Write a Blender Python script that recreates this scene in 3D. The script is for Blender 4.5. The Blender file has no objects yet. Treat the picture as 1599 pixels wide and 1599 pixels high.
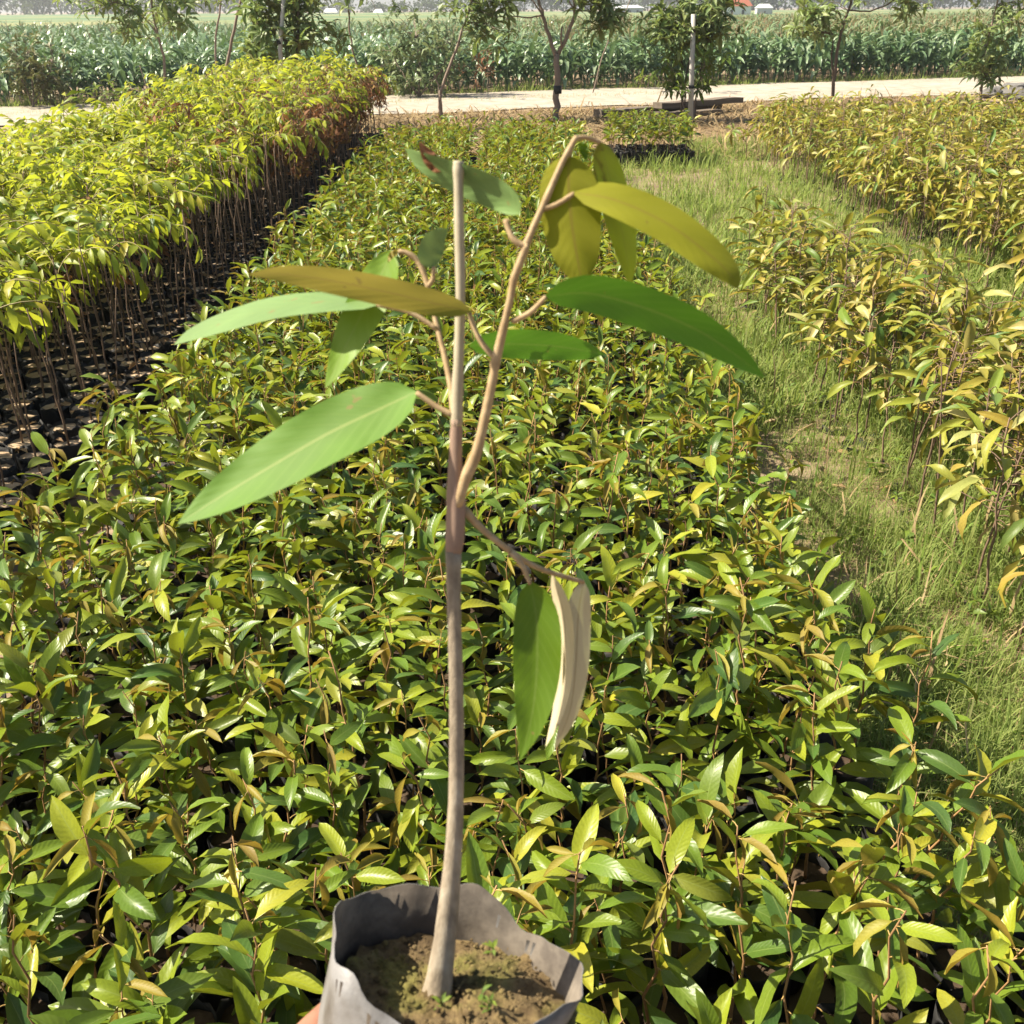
import bpy, math, random
import numpy as np
from mathutils import Matrix, Vector

rng = np.random.default_rng(11)
random.seed(5)
R = math.radians
scene = bpy.context.scene
COL = scene.collection

# ------------------------------------------------------------------ camera
CAM_H = 1.65
PITCH = 26.2
ROLL = -0.35
cam_data = bpy.data.cameras.new('camera')
cam_data.sensor_width = 36.0
cam_data.lens = 36.0
cam_data.clip_start = 0.02
cam_data.clip_end = 3000.0
cam_data.dof.use_dof = True
cam_data.dof.focus_distance = 2.1
cam_data.dof.aperture_fstop = 22.0
cam = bpy.data.objects.new('camera', cam_data)
COL.objects.link(cam)
CAM_M = Matrix.Translation((0, 0, CAM_H)) @ Matrix.Rotation(R(90 - PITCH), 4, 'X') @ Matrix.Rotation(R(ROLL), 4, 'Z')
cam.matrix_world = CAM_M
scene.camera = cam

# ------------------------------------------------------------------ sky, sun, exposure
SUN_EL, SUN_AZ = 48.0, -84.0          # azimuth measured clockwise from +Y
world = bpy.data.worlds.new('World')
scene.world = world
world.use_nodes = True
wn, wl = world.node_tree.nodes, world.node_tree.links
wn.clear()
sky = wn.new('ShaderNodeTexSky')
sky.sky_type = 'NISHITA'
sky.sun_disc = False
sky.sun_elevation = R(SUN_EL)
sky.sun_rotation = R(SUN_AZ)
sky.air_density = 1.2
sky.dust_density = 2.5
bg = wn.new('ShaderNodeBackground')
bg.inputs['Strength'].default_value = 0.06
wo = wn.new('ShaderNodeOutputWorld')
wl.new(sky.outputs[0], bg.inputs[0])
wl.new(bg.outputs[0], wo.inputs[0])
sd = bpy.data.lights.new('sun', 'SUN')
sd.energy = 5.0
sd.angle = R(0.53)
sd.color = (1.0, 0.90, 0.73)
sun = bpy.data.objects.new('sun', sd)
COL.objects.link(sun)
SDIR = Vector((math.sin(R(SUN_AZ)) * math.cos(R(SUN_EL)), math.cos(R(SUN_AZ)) * math.cos(R(SUN_EL)), math.sin(R(SUN_EL))))
sun.rotation_euler = (-SDIR).to_track_quat('-Z', 'Y').to_euler()
sun.location = (-20, 0, 30)
vs = scene.view_settings
vs.view_transform = 'Standard'
vs.look = 'None'
vs.exposure = 1.45
vs.gamma = 1.0
scene.cycles.max_bounces = 5
scene.cycles.diffuse_bounces = 3
scene.cycles.glossy_bounces = 2
scene.cycles.transparent_max_bounces = 8
scene.cycles.use_denoising = True

# ------------------------------------------------------------------ pixel helpers (photo pixels, 1599 square)
CM = np.array(CAM_M)
def ray(u, v):
    d = np.array([(u - 799.5) / 1599.0, -(v - 799.5) / 1599.0, -1.0])
    return CM[:3, :3] @ d
CO = np.array([0, 0, CAM_H])
def on_z(u, v, z=0.0):
    d = ray(u, v)
    return CO + d * ((z - CAM_H) / d[2])
def on_y(u, v, y):
    d = ray(u, v)
    return CO + d * (y / d[1])
CMI = np.linalg.inv(CM)
def project(p):
    q = CMI @ np.array([p[0], p[1], p[2], 1.0])
    return 799.5 + q[0] / -q[2] * 1599, 799.5 - q[1] / -q[2] * 1599, -q[2]

# ------------------------------------------------------------------ materials
def newmat(name):
    m = bpy.data.materials.new(name)
    m.use_nodes = True
    m.node_tree.nodes.clear()
    return m, m.node_tree.nodes, m.node_tree.links
def ramp(N, stops):
    r = N.new('ShaderNodeValToRGB')
    e = r.color_ramp.elements
    while len(e) > 1:
        e.remove(e[-1])
    for i, (p, c) in enumerate(stops):
        el = e[0] if i == 0 else e.new(p)
        el.position = p
        el.color = (c[0], c[1], c[2], 1)
    return r
def math_node(N, L, op, a, b=None, c=None):
    n = N.new('ShaderNodeMath')
    n.operation = op
    for i, x in enumerate((a, b, c)):
        if x is None:
            continue
        if isinstance(x, (int, float)):
            n.inputs[i].default_value = x
        else:
            L.new(x, n.inputs[i])
    return n.outputs[0]
def mixcol(N, L, f, a, b, mode='MIX'):
    n = N.new('ShaderNodeMix')
    n.data_type = 'RGBA'
    n.blend_type = mode
    for i, x in ((0, f), (6, a), (7, b)):
        if isinstance(x, (int, float)):
            n.inputs[i].default_value = x
        elif isinstance(x, tuple):
            n.inputs[i].default_value = (*x, 1)
        else:
            L.new(x, n.inputs[i])
    return n.outputs[2]

def leaf_mat(name, top, under, rough=0.42, trans=0.3, veins=True, vein_n=11, spec=0.22, tcol=(0.30, 0.42, 0.03), blotch=None, rib=0.35, vstr=0.16, vcolr=0.0, specks=0.0):
    m, N, L = newmat(name)
    oi = N.new('ShaderNodeObjectInfo')
    ge = N.new('ShaderNodeNewGeometry')
    rnd = math_node(N, L, 'FRACT', math_node(N, L, 'ADD', oi.outputs['Random'], ge.outputs['Random Per Island']))
    rt = ramp(N, top); L.new(rnd, rt.inputs[0])
    ru = ramp(N, under); L.new(rnd, ru.inputs[0])
    uv = N.new('ShaderNodeUVMap')
    sep = N.new('ShaderNodeSeparateXYZ')
    L.new(uv.outputs[0], sep.inputs[0])
    av = math_node(N, L, 'ABSOLUTE', math_node(N, L, 'SUBTRACT', sep.outputs[1], 0.5))
    # pale midrib
    mid = math_node(N, L, 'LESS_THAN', av, 0.025)
    tc = N.new('ShaderNodeTexCoord')
    no = N.new('ShaderNodeTexNoise')
    no.inputs['Scale'].default_value = 28
    L.new(tc.outputs['Object'], no.inputs['Vector'])
    blend = math_node(N, L, 'MULTIPLY_ADD', no.outputs[0], 0.5, 0.75)
    vcol = N.new('ShaderNodeCombineColor')
    for i in range(3):
        L.new(blend, vcol.inputs[i])
    top_c = mixcol(N, L, 1.0, rt.outputs[0], vcol.outputs[0], 'MULTIPLY')
    top_c = mixcol(N, L, math_node(N, L, 'MULTIPLY', mid, rib), top_c, (0.22, 0.27, 0.08))
    und_c = mixcol(N, L, 1.0, ru.outputs[0], vcol.outputs[0], 'MULTIPLY')
    und_c = mixcol(N, L, math_node(N, L, 'MULTIPLY', mid, 0.5), und_c, (0.16, 0.09, 0.025))
    if blotch:
        n2 = N.new('ShaderNodeTexNoise')
        n2.inputs['Scale'].default_value = 9
        L.new(tc.outputs['Object'], n2.inputs['Vector'])
        bm = math_node(N, L, 'GREATER_THAN', n2.outputs[0], 0.66)
        top_c = mixcol(N, L, math_node(N, L, 'MULTIPLY', bm, 0.8), top_c, blotch)
    if vcolr:
        ph0 = math_node(N, L, 'MULTIPLY_ADD', av, -0.42, sep.outputs[0])
        w0 = math_node(N, L, 'SINE', math_node(N, L, 'MULTIPLY', ph0, vein_n * 2 * math.pi))
        wm = math_node(N, L, 'MULTIPLY', math_node(N, L, 'POWER', math_node(N, L, 'MAXIMUM', w0, 0.0), 14.0), vcolr)
        top_c = mixcol(N, L, wm, top_c, (0.26, 0.34, 0.10))
        und_c = mixcol(N, L, wm, und_c, (0.12, 0.07, 0.02))
    if specks:
        n3 = N.new('ShaderNodeTexNoise')
        n3.inputs['Scale'].default_value = 95
        n3.inputs['Detail'].default_value = 3
        L.new(tc.outputs['Object'], n3.inputs['Vector'])
        sm = math_node(N, L, 'MULTIPLY', math_node(N, L, 'GREATER_THAN', n3.outputs[0], 0.70), specks)
        top_c = mixcol(N, L, sm, top_c, (0.20, 0.13, 0.05))
        und_c = mixcol(N, L, sm, und_c, (0.10, 0.06, 0.02))
    col = mixcol(N, L, ge.outputs['Backfacing'], top_c, und_c)
    p = N.new('ShaderNodeBsdfPrincipled')
    L.new(col, p.inputs['Base Color'])
    rr = math_node(N, L, 'MULTIPLY_ADD', ge.outputs['Backfacing'], 0.35, rough)
    L.new(rr, p.inputs['Roughness'])
    p.inputs['Specular IOR Level'].default_value = spec
    if veins:
        ph = math_node(N, L, 'MULTIPLY_ADD', av, -0.35, sep.outputs[0])
        w = math_node(N, L, 'SINE', math_node(N, L, 'MULTIPLY', ph, vein_n * 2 * math.pi))
        w = math_node(N, L, 'MULTIPLY', w, math_node(N, L, 'MINIMUM', math_node(N, L, 'MULTIPLY', av, 6.0), 1.0))
        w = math_node(N, L, 'ADD', w, math_node(N, L, 'MULTIPLY', no.outputs[0], 1.5))
        b = N.new('ShaderNodeBump')
        b.inputs['Strength'].default_value = vstr
        b.inputs['Distance'].default_value = 0.0004
        L.new(w, b.inputs['Height'])
        L.new(b.outputs[0], p.inputs['Normal'])
    t = N.new('ShaderNodeBsdfTranslucent')
    tcn = mixcol(N, L, 0.55, top_c, tcol)
    L.new(tcn, t.inputs[0])
    ms = N.new('ShaderNodeMixShader')
    ms.inputs[0].default_value = trans
    L.new(p.outputs[0], ms.inputs[1]); L.new(t.outputs[0], ms.inputs[2])
    o = N.new('ShaderNodeOutputMaterial')
    L.new(ms.outputs[0], o.inputs[0])
    return m

def noise_mat(name, stops, scale=8, rough=0.9, bump=0.3, dist=0.01, detail=6, scale2=None, stops2=None, spec=0.3, random_v=0.0, coords='Object', stretch=(1, 1, 1)):
    m, N, L = newmat(name)
    tc = N.new('ShaderNodeTexCoord')
    mp = N.new('ShaderNodeMapping')
    mp.inputs['Scale'].default_value = stretch
    src = tc.outputs[coords]
    L.new(src, mp.inputs[0])
    no = N.new('ShaderNodeTexNoise')
    no.inputs['Scale'].default_value = scale
    no.inputs['Detail'].default_value = detail
    no.inputs['Roughness'].default_value = 0.65
    L.new(mp.outputs[0], no.inputs['Vector'])
    r = ramp(N, stops)
    L.new(no.outputs[0], r.inputs[0])
    col = r.outputs[0]
    if stops2:
        n2 = N.new('ShaderNodeTexNoise')
        n2.inputs['Scale'].default_value = scale2
        n2.inputs['Detail'].default_value = 4
        L.new(mp.outputs[0], n2.inputs['Vector'])
        r2 = ramp(N, stops2)
        L.new(n2.outputs[0], r2.inputs[0])
        col = mixcol(N, L, 1.0, col, r2.outputs[0], 'MULTIPLY')
    if random_v:
        oi = N.new('ShaderNodeObjectInfo')
        ge = N.new('ShaderNodeNewGeometry')
        f = math_node(N, L, 'FRACT', math_node(N, L, 'ADD', oi.outputs['Random'], ge.outputs['Random Per Island']))
        f = math_node(N, L, 'MULTIPLY_ADD', f, random_v, 1 - random_v / 2)
        vc = N.new('ShaderNodeCombineColor')
        for i in range(3):
            L.new(f, vc.inputs[i])
        col = mixcol(N, L, 1.0, col, vc.outputs[0], 'MULTIPLY')
    p = N.new('ShaderNodeBsdfPrincipled')
    L.new(col, p.inputs['Base Color'])
    p.inputs['Roughness'].default_value = rough
    p.inputs['Specular IOR Level'].default_value = spec
    if bump:
        b = N.new('ShaderNodeBump')
        b.inputs['Strength'].default_value = bump
        b.inputs['Distance'].default_value = dist
        L.new(no.outputs[0], b.inputs['Height'])
        L.new(b.outputs[0], p.inputs['Normal'])
    o = N.new('ShaderNodeOutputMaterial')
    L.new(p.outputs[0], o.inputs[0])
    return m

def ramp_even(cols):
    n = len(cols)
    return [(i / max(1, n - 1), c) for i, c in enumerate(cols)]

M = {}
M['leaf'] = leaf_mat('durian_leaf', ramp_even([(.060, .120, .016), (.175, .225, .016), (.085, .150, .016), (.26, .285, .022), (.135, .20, .018), (.036, .085, .022), (.32, .30, .028), (.10, .17, .016), (.21, .25, .018), (.055, .115, .024), (.15, .205, .018), (.036, .080, .020), (.115, .185, .018)]),
                     ramp_even([(.21, .14, .022), (.26, .19, .03), (.18, .13, .025), (.24, .19, .03)]), rough=0.37, trans=0.27, tcol=(.40, .48, .02), vstr=.22, spec=.3)
M['leaf_young'] = leaf_mat('young_durian_leaf', ramp_even([(.24, .185, .03), (.23, .215, .03), (.20, .145, .032), (.26, .235, .035)]),
                           ramp_even([(.28, .175, .035), (.24, .155, .035), (.31, .22, .045)]), rough=0.5, trans=0.3, tcol=(.45, .30, .03))
M['leaf_old'] = leaf_mat('yellowing_durian_leaf', ramp_even([(.26, .26, .03), (.11, .18, .026), (.32, .29, .045), (.055, .125, .028), (.29, .22, .035), (.38, .34, .13), (.15, .21, .03), (.28, .19, .035), (.21, .24, .035), (.075, .145, .03)]),
                         ramp_even([(.25, .20, .045), (.30, .25, .07), (.22, .20, .04)]), rough=0.42, trans=0.26, tcol=(.42, .40, .04))
M['rambutan'] = leaf_mat('compound_leaf', ramp_even([(.22, .29, .025), (.33, .36, .026), (.13, .22, .026), (.40, .38, .03), (.18, .26, .03), (.08, .16, .035), (.36, .36, .04), (.27, .33, .03), (.42, .36, .04)]),
                         ramp_even([(.15, .19, .035), (.20, .22, .04), (.11, .16, .045)]), rough=0.42, trans=0.46, vein_n=7, tcol=(.55, .60, .03), spec=.25)
M['rambutan_dry'] = leaf_mat('dry_compound_leaf', ramp_even([(.24, .11, .05), (.18, .07, .035), (.30, .20, .04), (.22, .10, .05)]),
                             ramp_even([(.22, .11, .06), (.17, .08, .04)]), rough=0.7, trans=0.2, tcol=(.35, .14, .05))
M['corn'] = leaf_mat('corn_leaf', ramp_even([(.115, .195, .085), (.18, .26, .14), (.07, .14, .055), (.24, .30, .18), (.115, .20, .07)]),
                     ramp_even([(.07, .13, .075), (.05, .11, .06)]), rough=0.36, trans=0.2, veins=False, spec=.5, tcol=(.15, .26, .06))
M['corn_dry'] = leaf_mat('tasselled_corn_leaf', ramp_even([(.11, .19, .085), (.19, .24, .12), (.08, .155, .07), (.26, .27, .15)]),
                         ramp_even([(.10, .14, .07), (.07, .12, .05)]), rough=0.45, trans=0.2, veins=False, tcol=(.2, .28, .06))
M['tree_leaf'] = leaf_mat('tree_leaf', ramp_even([(.16, .23, .08), (.23, .29, .11), (.11, .18, .06), (.29, .32, .13)]),
                          ramp_even([(.14, .17, .07), (.18, .18, .07)]), rough=0.4, trans=0.32, veins=False, tcol=(.28, .38, .06))
M['tree_leaf_bright'] = leaf_mat('fresh_tree_leaf', ramp_even([(.10, .17, .025), (.16, .21, .03), (.07, .13, .025), (.13, .18, .04)]),
                                 ramp_even([(.12, .16, .05), (.16, .17, .05)]), rough=0.4, trans=0.3, veins=False, tcol=(.28, .36, .04))
M['tree_leaf_pale'] = leaf_mat('pale_shrub_leaf', ramp_even([(.17, .22, .10), (.12, .17, .07), (.23, .27, .14), (.08, .13, .045)]),
                               ramp_even([(.15, .19, .09), (.12, .15, .07)]), rough=0.45, trans=0.22, veins=False, tcol=(.25, .32, .1))
M['rust_leaf'] = leaf_mat('rust_leaf', ramp_even([(.20, .085, .04), (.15, .10, .05), (.24, .12, .06)]), ramp_even([(.18, .09, .05), (.15, .10, .05)]), rough=0.7, trans=0.15, veins=False, tcol=(.25, .1, .04))
M['olive_leaf'] = leaf_mat('olive_shrub_leaf', ramp_even([(.09, .115, .045), (.14, .155, .06), (.16, .145, .065), (.065, .09, .035)]), ramp_even([(.10, .11, .05), (.13, .11, .05)]), rough=0.5, trans=0.2, veins=False, tcol=(.2, .24, .05))
M['far_leaf'] = leaf_mat('far_tree_leaf', ramp_even([(.035, .06, .028), (.055, .085, .035), (.025, .05, .025)]), ramp_even([(.05, .075, .035)] * 2), rough=0.7, trans=0.1, veins=False)
M['grass'] = leaf_mat('grass_blade', ramp_even([(.18, .28, .06), (.24, .33, .07), (.13, .24, .05), (.31, .35, .11), (.16, .27, .055), (.36, .34, .16), (.22, .32, .065)]),
                      ramp_even([(.17, .24, .06), (.25, .28, .09)]), rough=0.5, trans=0.4, veins=False, tcol=(.36, .46, .07))
M['straw'] = leaf_mat('dry_straw', ramp_even([(.36, .27, .14), (.28, .20, .10), (.44, .35, .20), (.20, .14, .075)]), ramp_even([(.30, .23, .12), (.24, .17, .09)]), rough=0.7, trans=0.1, veins=False, tcol=(.4, .3, .15))
M['litter'] = leaf_mat('dead_leaf', ramp_even([(.22, .13, .06), (.34, .23, .12), (.15, .085, .04), (.40, .30, .18)]), ramp_even([(.28, .19, .10), (.20, .12, .06)]), rough=0.75, trans=0.08, veins=False, tcol=(.3, .2, .08))
# leaves of the held sapling
held_under = ramp_even([(.20, .155, .020), (.215, .165, .022)])
M['held_leaf'] = leaf_mat('held_sapling_leaf', ramp_even([(.095, .19, .03), (.09, .18, .026), (.105, .20, .03)]), held_under, rough=0.55, spec=.14, trans=0.22, vein_n=13, tcol=(.20, .34, .02), rib=0.55, vstr=0.08, vcolr=0.10, specks=0.6)
M['held_leaf_vivid'] = leaf_mat('held_sapling_vivid_leaf', ramp_even([(.06, .185, .016), (.065, .19, .018)]), held_under, rough=0.36, trans=0.22, vein_n=13, tcol=(.16, .36, .02), rib=0.3, vstr=0.08, vcolr=0.10, specks=0.6)
M['held_leaf_deep'] = leaf_mat('held_sapling_deep_leaf', ramp_even([(.075, .135, .008), (.08, .145, .008)]), held_under, rough=0.42, trans=0.3, vein_n=13, tcol=(.14, .24, .008), rib=0.2, vstr=0.08, vcolr=0.10, specks=0.6)
M['held_leaf_blue'] = leaf_mat('held_sapling_bluish_leaf', ramp_even([(.125, .205, .065), (.135, .21, .07)]), ramp_even([(.16, .22, .14)] * 2), rough=0.5, trans=0.15, vein_n=11, tcol=(.2, .3, .1), rib=0.1, vstr=0.08, vcolr=0.10, specks=0.6)
M['held_leaf_lime'] = leaf_mat('held_sapling_lime_leaf', ramp_even([(.15, .26, .03), (.15, .25, .03)]), held_under, rough=0.4, trans=0.3, vein_n=11, tcol=(.34, .45, .02), rib=0.3, vstr=0.08, vcolr=0.10, specks=0.6)
M['held_leaf_pale'] = leaf_mat('held_sapling_pale_leaf', ramp_even([(.05, .13, .015)] * 2), ramp_even([(.46, .40, .26), (.50, .44, .29)]), rough=0.5, trans=0.15, vein_n=12, tcol=(.4, .36, .18), vstr=0.08, vcolr=0.10, specks=0.6)
M['held_leaf_olive'] = leaf_mat('held_sapling_olive_leaf', ramp_even([(.07, .17, .02)] * 2), ramp_even([(.19, .195, .010), (.205, .205, .012)]), rough=0.45, trans=0.34, vein_n=13, tcol=(.34, .34, .008), rib=0.3, vstr=0.08, vcolr=0.10, specks=0.6)

M['stem'] = noise_mat('sapling_stem', [(0, (.16, .085, .035)), (.5, (.28, .16, .07)), (1, (.40, .25, .13))], scale=40, rough=0.75, bump=0.2, dist=0.001, random_v=.5)
M['stem_brown'] = noise_mat('brown_stem', [(0, (.09, .06, .04)), (.5, (.16, .105, .07)), (1, (.25, .18, .12))], scale=40, rough=0.85, bump=0.2, dist=0.001, random_v=.5)
M['petiole'] = noise_mat('petiole', [(0, (.30, .18, .055)), (1, (.38, .27, .10))], scale=50, rough=0.6, bump=0, random_v=.4)
M['petiole_green'] = noise_mat('green_petiole', [(0, (.16, .17, .05)), (1, (.24, .16, .07))], scale=50, rough=0.6, bump=0, random_v=.4)
M['bag'] = noise_mat('black_polybag', [(0, (.010, .010, .011)), (1, (.028, .027, .026))], scale=14, rough=0.7, bump=0.6, dist=0.006, spec=0.25)
M['soil'] = noise_mat('potting_soil', [(0, (.12, .075, .045)), (.42, (.30, .21, .13)), (.7, (.42, .32, .21)), (1, (.52, .43, .31))], scale=32, rough=0.95, bump=0.8, dist=0.006, coords='Object')
M['soil_dark'] = noise_mat('gap_shade_soil', [(0, (.022, .014, .009)), (.5, (.055, .036, .022)), (1, (.12, .085, .055))], scale=32, rough=0.95, bump=0.8, dist=0.006)  # middle-bed soil, colour darkened to paint the black shade between saplings
M['bark'] = noise_mat('bark', [(0, (.11, .08, .06)), (.5, (.22, .165, .13)), (1, (.34, .28, .23))], scale=14, rough=0.9, bump=0.5, dist=0.01, stretch=(1, 1, .3))
M['bark_dark'] = noise_mat('dark_bark', [(0, (.05, .036, .028)), (.5, (.11, .08, .06)), (1, (.18, .14, .11))], scale=14, rough=0.9, bump=0.5, dist=0.01, stretch=(1, 1, .3))
M['pole'] = noise_mat('weathered_pole', [(0, (.34, .32, .29)), (1, (.55, .53, .49))], scale=8, rough=0.8, bump=0.2, dist=0.004, stretch=(1, 1, .1))
M['black_band'] = noise_mat('black_band', [(0, (.015, .015, .015)), (1, (.03, .03, .03))], scale=20, rough=0.6, bump=0)
M['plank'] = noise_mat('old_plank', [(0, (.06, .048, .038)), (.5, (.13, .105, .08)), (1, (.22, .185, .15))], scale=5, rough=0.9, bump=0.5, dist=0.008, stretch=(.15, 2, 2))
M['rock'] = noise_mat('dark_rock', [(0, (.05, .05, .05)), (.5, (.12, .115, .11)), (1, (.26, .25, .24))], scale=6, rough=0.9, bump=0.6, dist=0.02)

# ------------------------------------------------------------------ mesh templates (quads only)
class T:
    def __init__(s, V, F, UV=None, MI=None):
        s.V = np.asarray(V, float).reshape(-1, 3)
        s.F = np.asarray(F, int).reshape(-1, 4)
        n = len(s.F)
        s.UV = np.zeros((n, 4, 2)) if UV is None else np.asarray(UV, float).reshape(n, 4, 2)
        s.MI = np.zeros(n, int) if MI is None else np.asarray(MI, int)
        s.me = {}
def join(ts):
    off = 0; V = []; F = []; U = []; I = []
    for t in ts:
        V.append(t.V); F.append(t.F + off); U.append(t.UV); I.append(t.MI); off += len(t.V)
    return T(np.concatenate(V), np.concatenate(F), np.concatenate(U), np.concatenate(I))
def moved(t, m):
    return T(t.V @ m[:3, :3].T + m[:3, 3], t.F, t.UV, t.MI)
def with_mat(t, k):
    return T(t.V, t.F, t.UV, np.full(len(t.F), k))
def mesh_of(t, name, mats, smooth=True):
    me = bpy.data.meshes.new(name)
    nv, nf = len(t.V), len(t.F)
    me.vertices.add(nv); me.vertices.foreach_set('co', t.V.astype(np.float32).ravel())
    me.loops.add(nf * 4); me.loops.foreach_set('vertex_index', t.F.astype(np.int32).ravel())
    me.polygons.add(nf); me.polygons.foreach_set('loop_start', np.arange(0, nf * 4, 4, dtype=np.int32))
    me.polygons.foreach_set('material_index', t.MI.astype(np.int32))
    me.polygons.foreach_set('use_smooth', np.full(nf, smooth))
    uvl = me.uv_layers.new(name='UVMap')
    uvl.data.foreach_set('uv', t.UV.astype(np.float32).ravel())
    for m in mats:
        me.materials.append(M[m])
    me.update(calc_edges=True)
    return me
class Acc:
    def __init__(s): s.V = []; s.F = []; s.U = []; s.I = []; s.off = 0
    def add(s, t, m=None, mi=None):
        V = t.V if m is None else t.V @ m[:3, :3].T + m[:3, 3]
        s.V.append(V); s.F.append(t.F + s.off); s.U.append(t.UV)
        s.I.append(t.MI if mi is None else np.asarray(mi)[t.MI]); s.off += len(V)
    def t(s):
        return T(np.concatenate(s.V), np.concatenate(s.F), np.concatenate(s.U), np.concatenate(s.I))
def tube(P, rad, sides=5, cap=True):
    P = np.asarray(P, float); n = len(P)
    rad = np.broadcast_to(np.asarray(rad, float), (n,))
    tg = np.gradient(P, axis=0)
    tg /= np.linalg.norm(tg, axis=1)[:, None] + 1e-12
    ref = np.array([0, 1, 0.]) if abs(tg[0, 1]) < .9 else np.array([1, 0, 0.])
    V = []
    a = np.linspace(0, 2 * math.pi, sides, endpoint=False)
    for i in range(n):
        x = np.cross(tg[i], ref); x /= np.linalg.norm(x) + 1e-12
        y = np.cross(tg[i], x)
        V.append(P[i] + rad[i] * (np.cos(a)[:, None] * x + np.sin(a)[:, None] * y))
    V = np.concatenate(V)
    F = []; UV = []
    for i in range(n - 1):
        for j in range(sides):
            k = (j + 1) % sides
            F.append((i * sides + j, i * sides + k, (i + 1) * sides + k, (i + 1) * sides + j))
            UV.append(((i / n, j / sides), (i / n, (j + 1) / sides), ((i + 1) / n, (j + 1) / sides), ((i + 1) / n, j / sides)))
    if cap:
        for ci, rowi in ((0, 0), (1, n - 1)):
            c = len(V); V = np.vstack([V, P[rowi]])
            for j in range(0, sides - 1, 2):
                q = (rowi * sides + j, rowi * sides + (j + 1) % sides, rowi * sides + (j + 2) % sides, c)
                F.append(q if ci else q[::-1]); UV.append(((0, 0),) * 4)
            if sides % 2:
                pass
    return T(V, F, UV)
def grid_faces(nu, nv, close=False):
    F = []
    for i in range(nu - 1):
        for j in range(nv if close else nv - 1):
            k = (j + 1) % nv
            F.append((i * nv + j, i * nv + k, (i + 1) * nv + k, (i + 1) * nv + j))
    return F
def leaf_profile(t):
    w = np.maximum(t, 1e-4) ** 0.62 * (1 - t) ** 0.80
    return w / 0.39
def leaf_t(width=0.32, droop=0.6, fold=0.25, twist=0.0, nseg=6, ncr=4, pet=0.12, pet_r=0.014, rise=0.5, wave=0.02, curl=0.0, seed=0):
    """blade along +x from the origin, unit length, top side up; petiole first"""
    r = np.random.default_rng(seed)
    t = np.linspace(0, 1, nseg + 1)
    ang = rise * 0.4 - droop * t ** 1.2
    dx = np.cos(ang); dz = np.sin(ang)
    step = 1.0 / nseg
    x = np.concatenate([[0], np.cumsum((dx[1:] + dx[:-1]) / 2 * step)])
    z = np.concatenate([[0], np.cumsum((dz[1:] + dz[:-1]) / 2 * step)])
    y = curl * t ** 2
    px = pet * math.cos(rise); pz = pet * math.sin(rise)
    w = leaf_profile(np.clip(t, 0.0, 1)) * width / 2
    w[0] = 0.012; w[-1] = 0.004
    V = []; UVg = []
    s = np.linspace(-1, 1, ncr + 1)
    for i in range(nseg + 1):
        tw = twist * t[i]
        for q in s:
            a = abs(q)
            ly = q * w[i] * math.cos(fold * 1.2)
            lz = a ** 1.25 * w[i] * math.sin(fold * 1.5) + wave * math.sin(t[i] * 11 + q * 2 + seed) * a
            yy = ly * math.cos(tw) - lz * math.sin(tw)
            zz = ly * math.sin(tw) + lz * math.cos(tw)
            # local normal of the curved midrib
            V.append((px + x[i] - math.sin(ang[i]) * zz, y[i] + yy, pz + z[i] + math.cos(ang[i]) * zz))
            UVg.append((t[i], (q + 1) / 2))
    F = []; UV = []
    for f in grid_faces(nseg + 1, ncr + 1):
        f = f[::-1]
        F.append(f); UV.append([UVg[k] for k in f])
    blade = T(V, F, UV)
    if pet <= 0:
        return blade
    if nseg <= 3:
        return join([blade, with_mat(tube(np.array([(0, 0, 0), (px + .02, 0, pz)]), [pet_r, pet_r * .7], 3, cap=False), 1)])
    P = np.array([(0, 0, 0), (px * .55, 0, pz * .7), (px + .02, 0, pz)])
    return join([blade, with_mat(tube(P, [pet_r, pet_r * .8, pet_r * .7], 3, cap=False), 1)])

def flip_check(t):
    # make sure the upper side faces up
    f = t.F[len(t.F) // 4]
    n = np.cross(t.V[f[1]] - t.V[f[0]], t.V[f[2]] - t.V[f[0]])
    return n[2]

def mat4(loc=(0, 0, 0), rz=0.0, pitch=0.0, roll=0.0, s=1.0):
    """roll about x, then pitch (nose up positive), then heading"""
    cr, sr = math.cos(roll), math.sin(roll)
    cp, sp = math.cos(pitch), math.sin(pitch)
    cz, sz = math.cos(rz), math.sin(rz)
    Rx = np.array([[1, 0, 0], [0, cr, -sr], [0, sr, cr]])
    Ry = np.array([[cp, 0, -sp], [0, 1, 0], [sp, 0, cp]])
    Rz = np.array([[cz, -sz, 0], [sz, cz, 0], [0, 0, 1]])
    m = np.eye(4)
    m[:3, :3] = Rz @ Ry @ Rx * s
    m[:3, 3] = loc
    return m

# ------------------------------------------------------------------ object helpers
def add_obj(name, data, parent=None, m=None):
    o = bpy.data.objects.new(name, data)
    COL.objects.link(o)
    if parent is not None:
        o.parent = parent
    if m is not None:
        o.matrix_basis = Matrix(m.tolist())
    return o
def tag(o, label=None, cat=None, group=None, kind=None):
    if label: o['label'] = label
    if cat: o['category'] = cat
    if group: o['group'] = group
    if kind: o['kind'] = kind
    return o
def thing(name, loc, label, cat, group=None, rz=0.0):
    o = bpy.data.objects.new(name, None)
    o.empty_display_size = 0.05
    COL.objects.link(o)
    o.location = loc
    o.rotation_euler = (0, 0, rz)
    return tag(o, label, cat, group)
def part(name, t, mats, parent, m=None, smooth=True):
    key = tuple(mats)
    if key not in t.me:
        t.me[key] = mesh_of(t, name, mats, smooth)
    return add_obj(name, t.me[key], parent, m)

def fbm(x, y):
    return (np.sin(x * 1.7 + 1.3 * np.sin(y * 1.1)) + np.sin(y * 2.3 + 1.7 * np.sin(x * 1.9 + .5)) + .6 * np.sin(x * 5.1 + y * 4.3)) / 2.6

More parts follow.
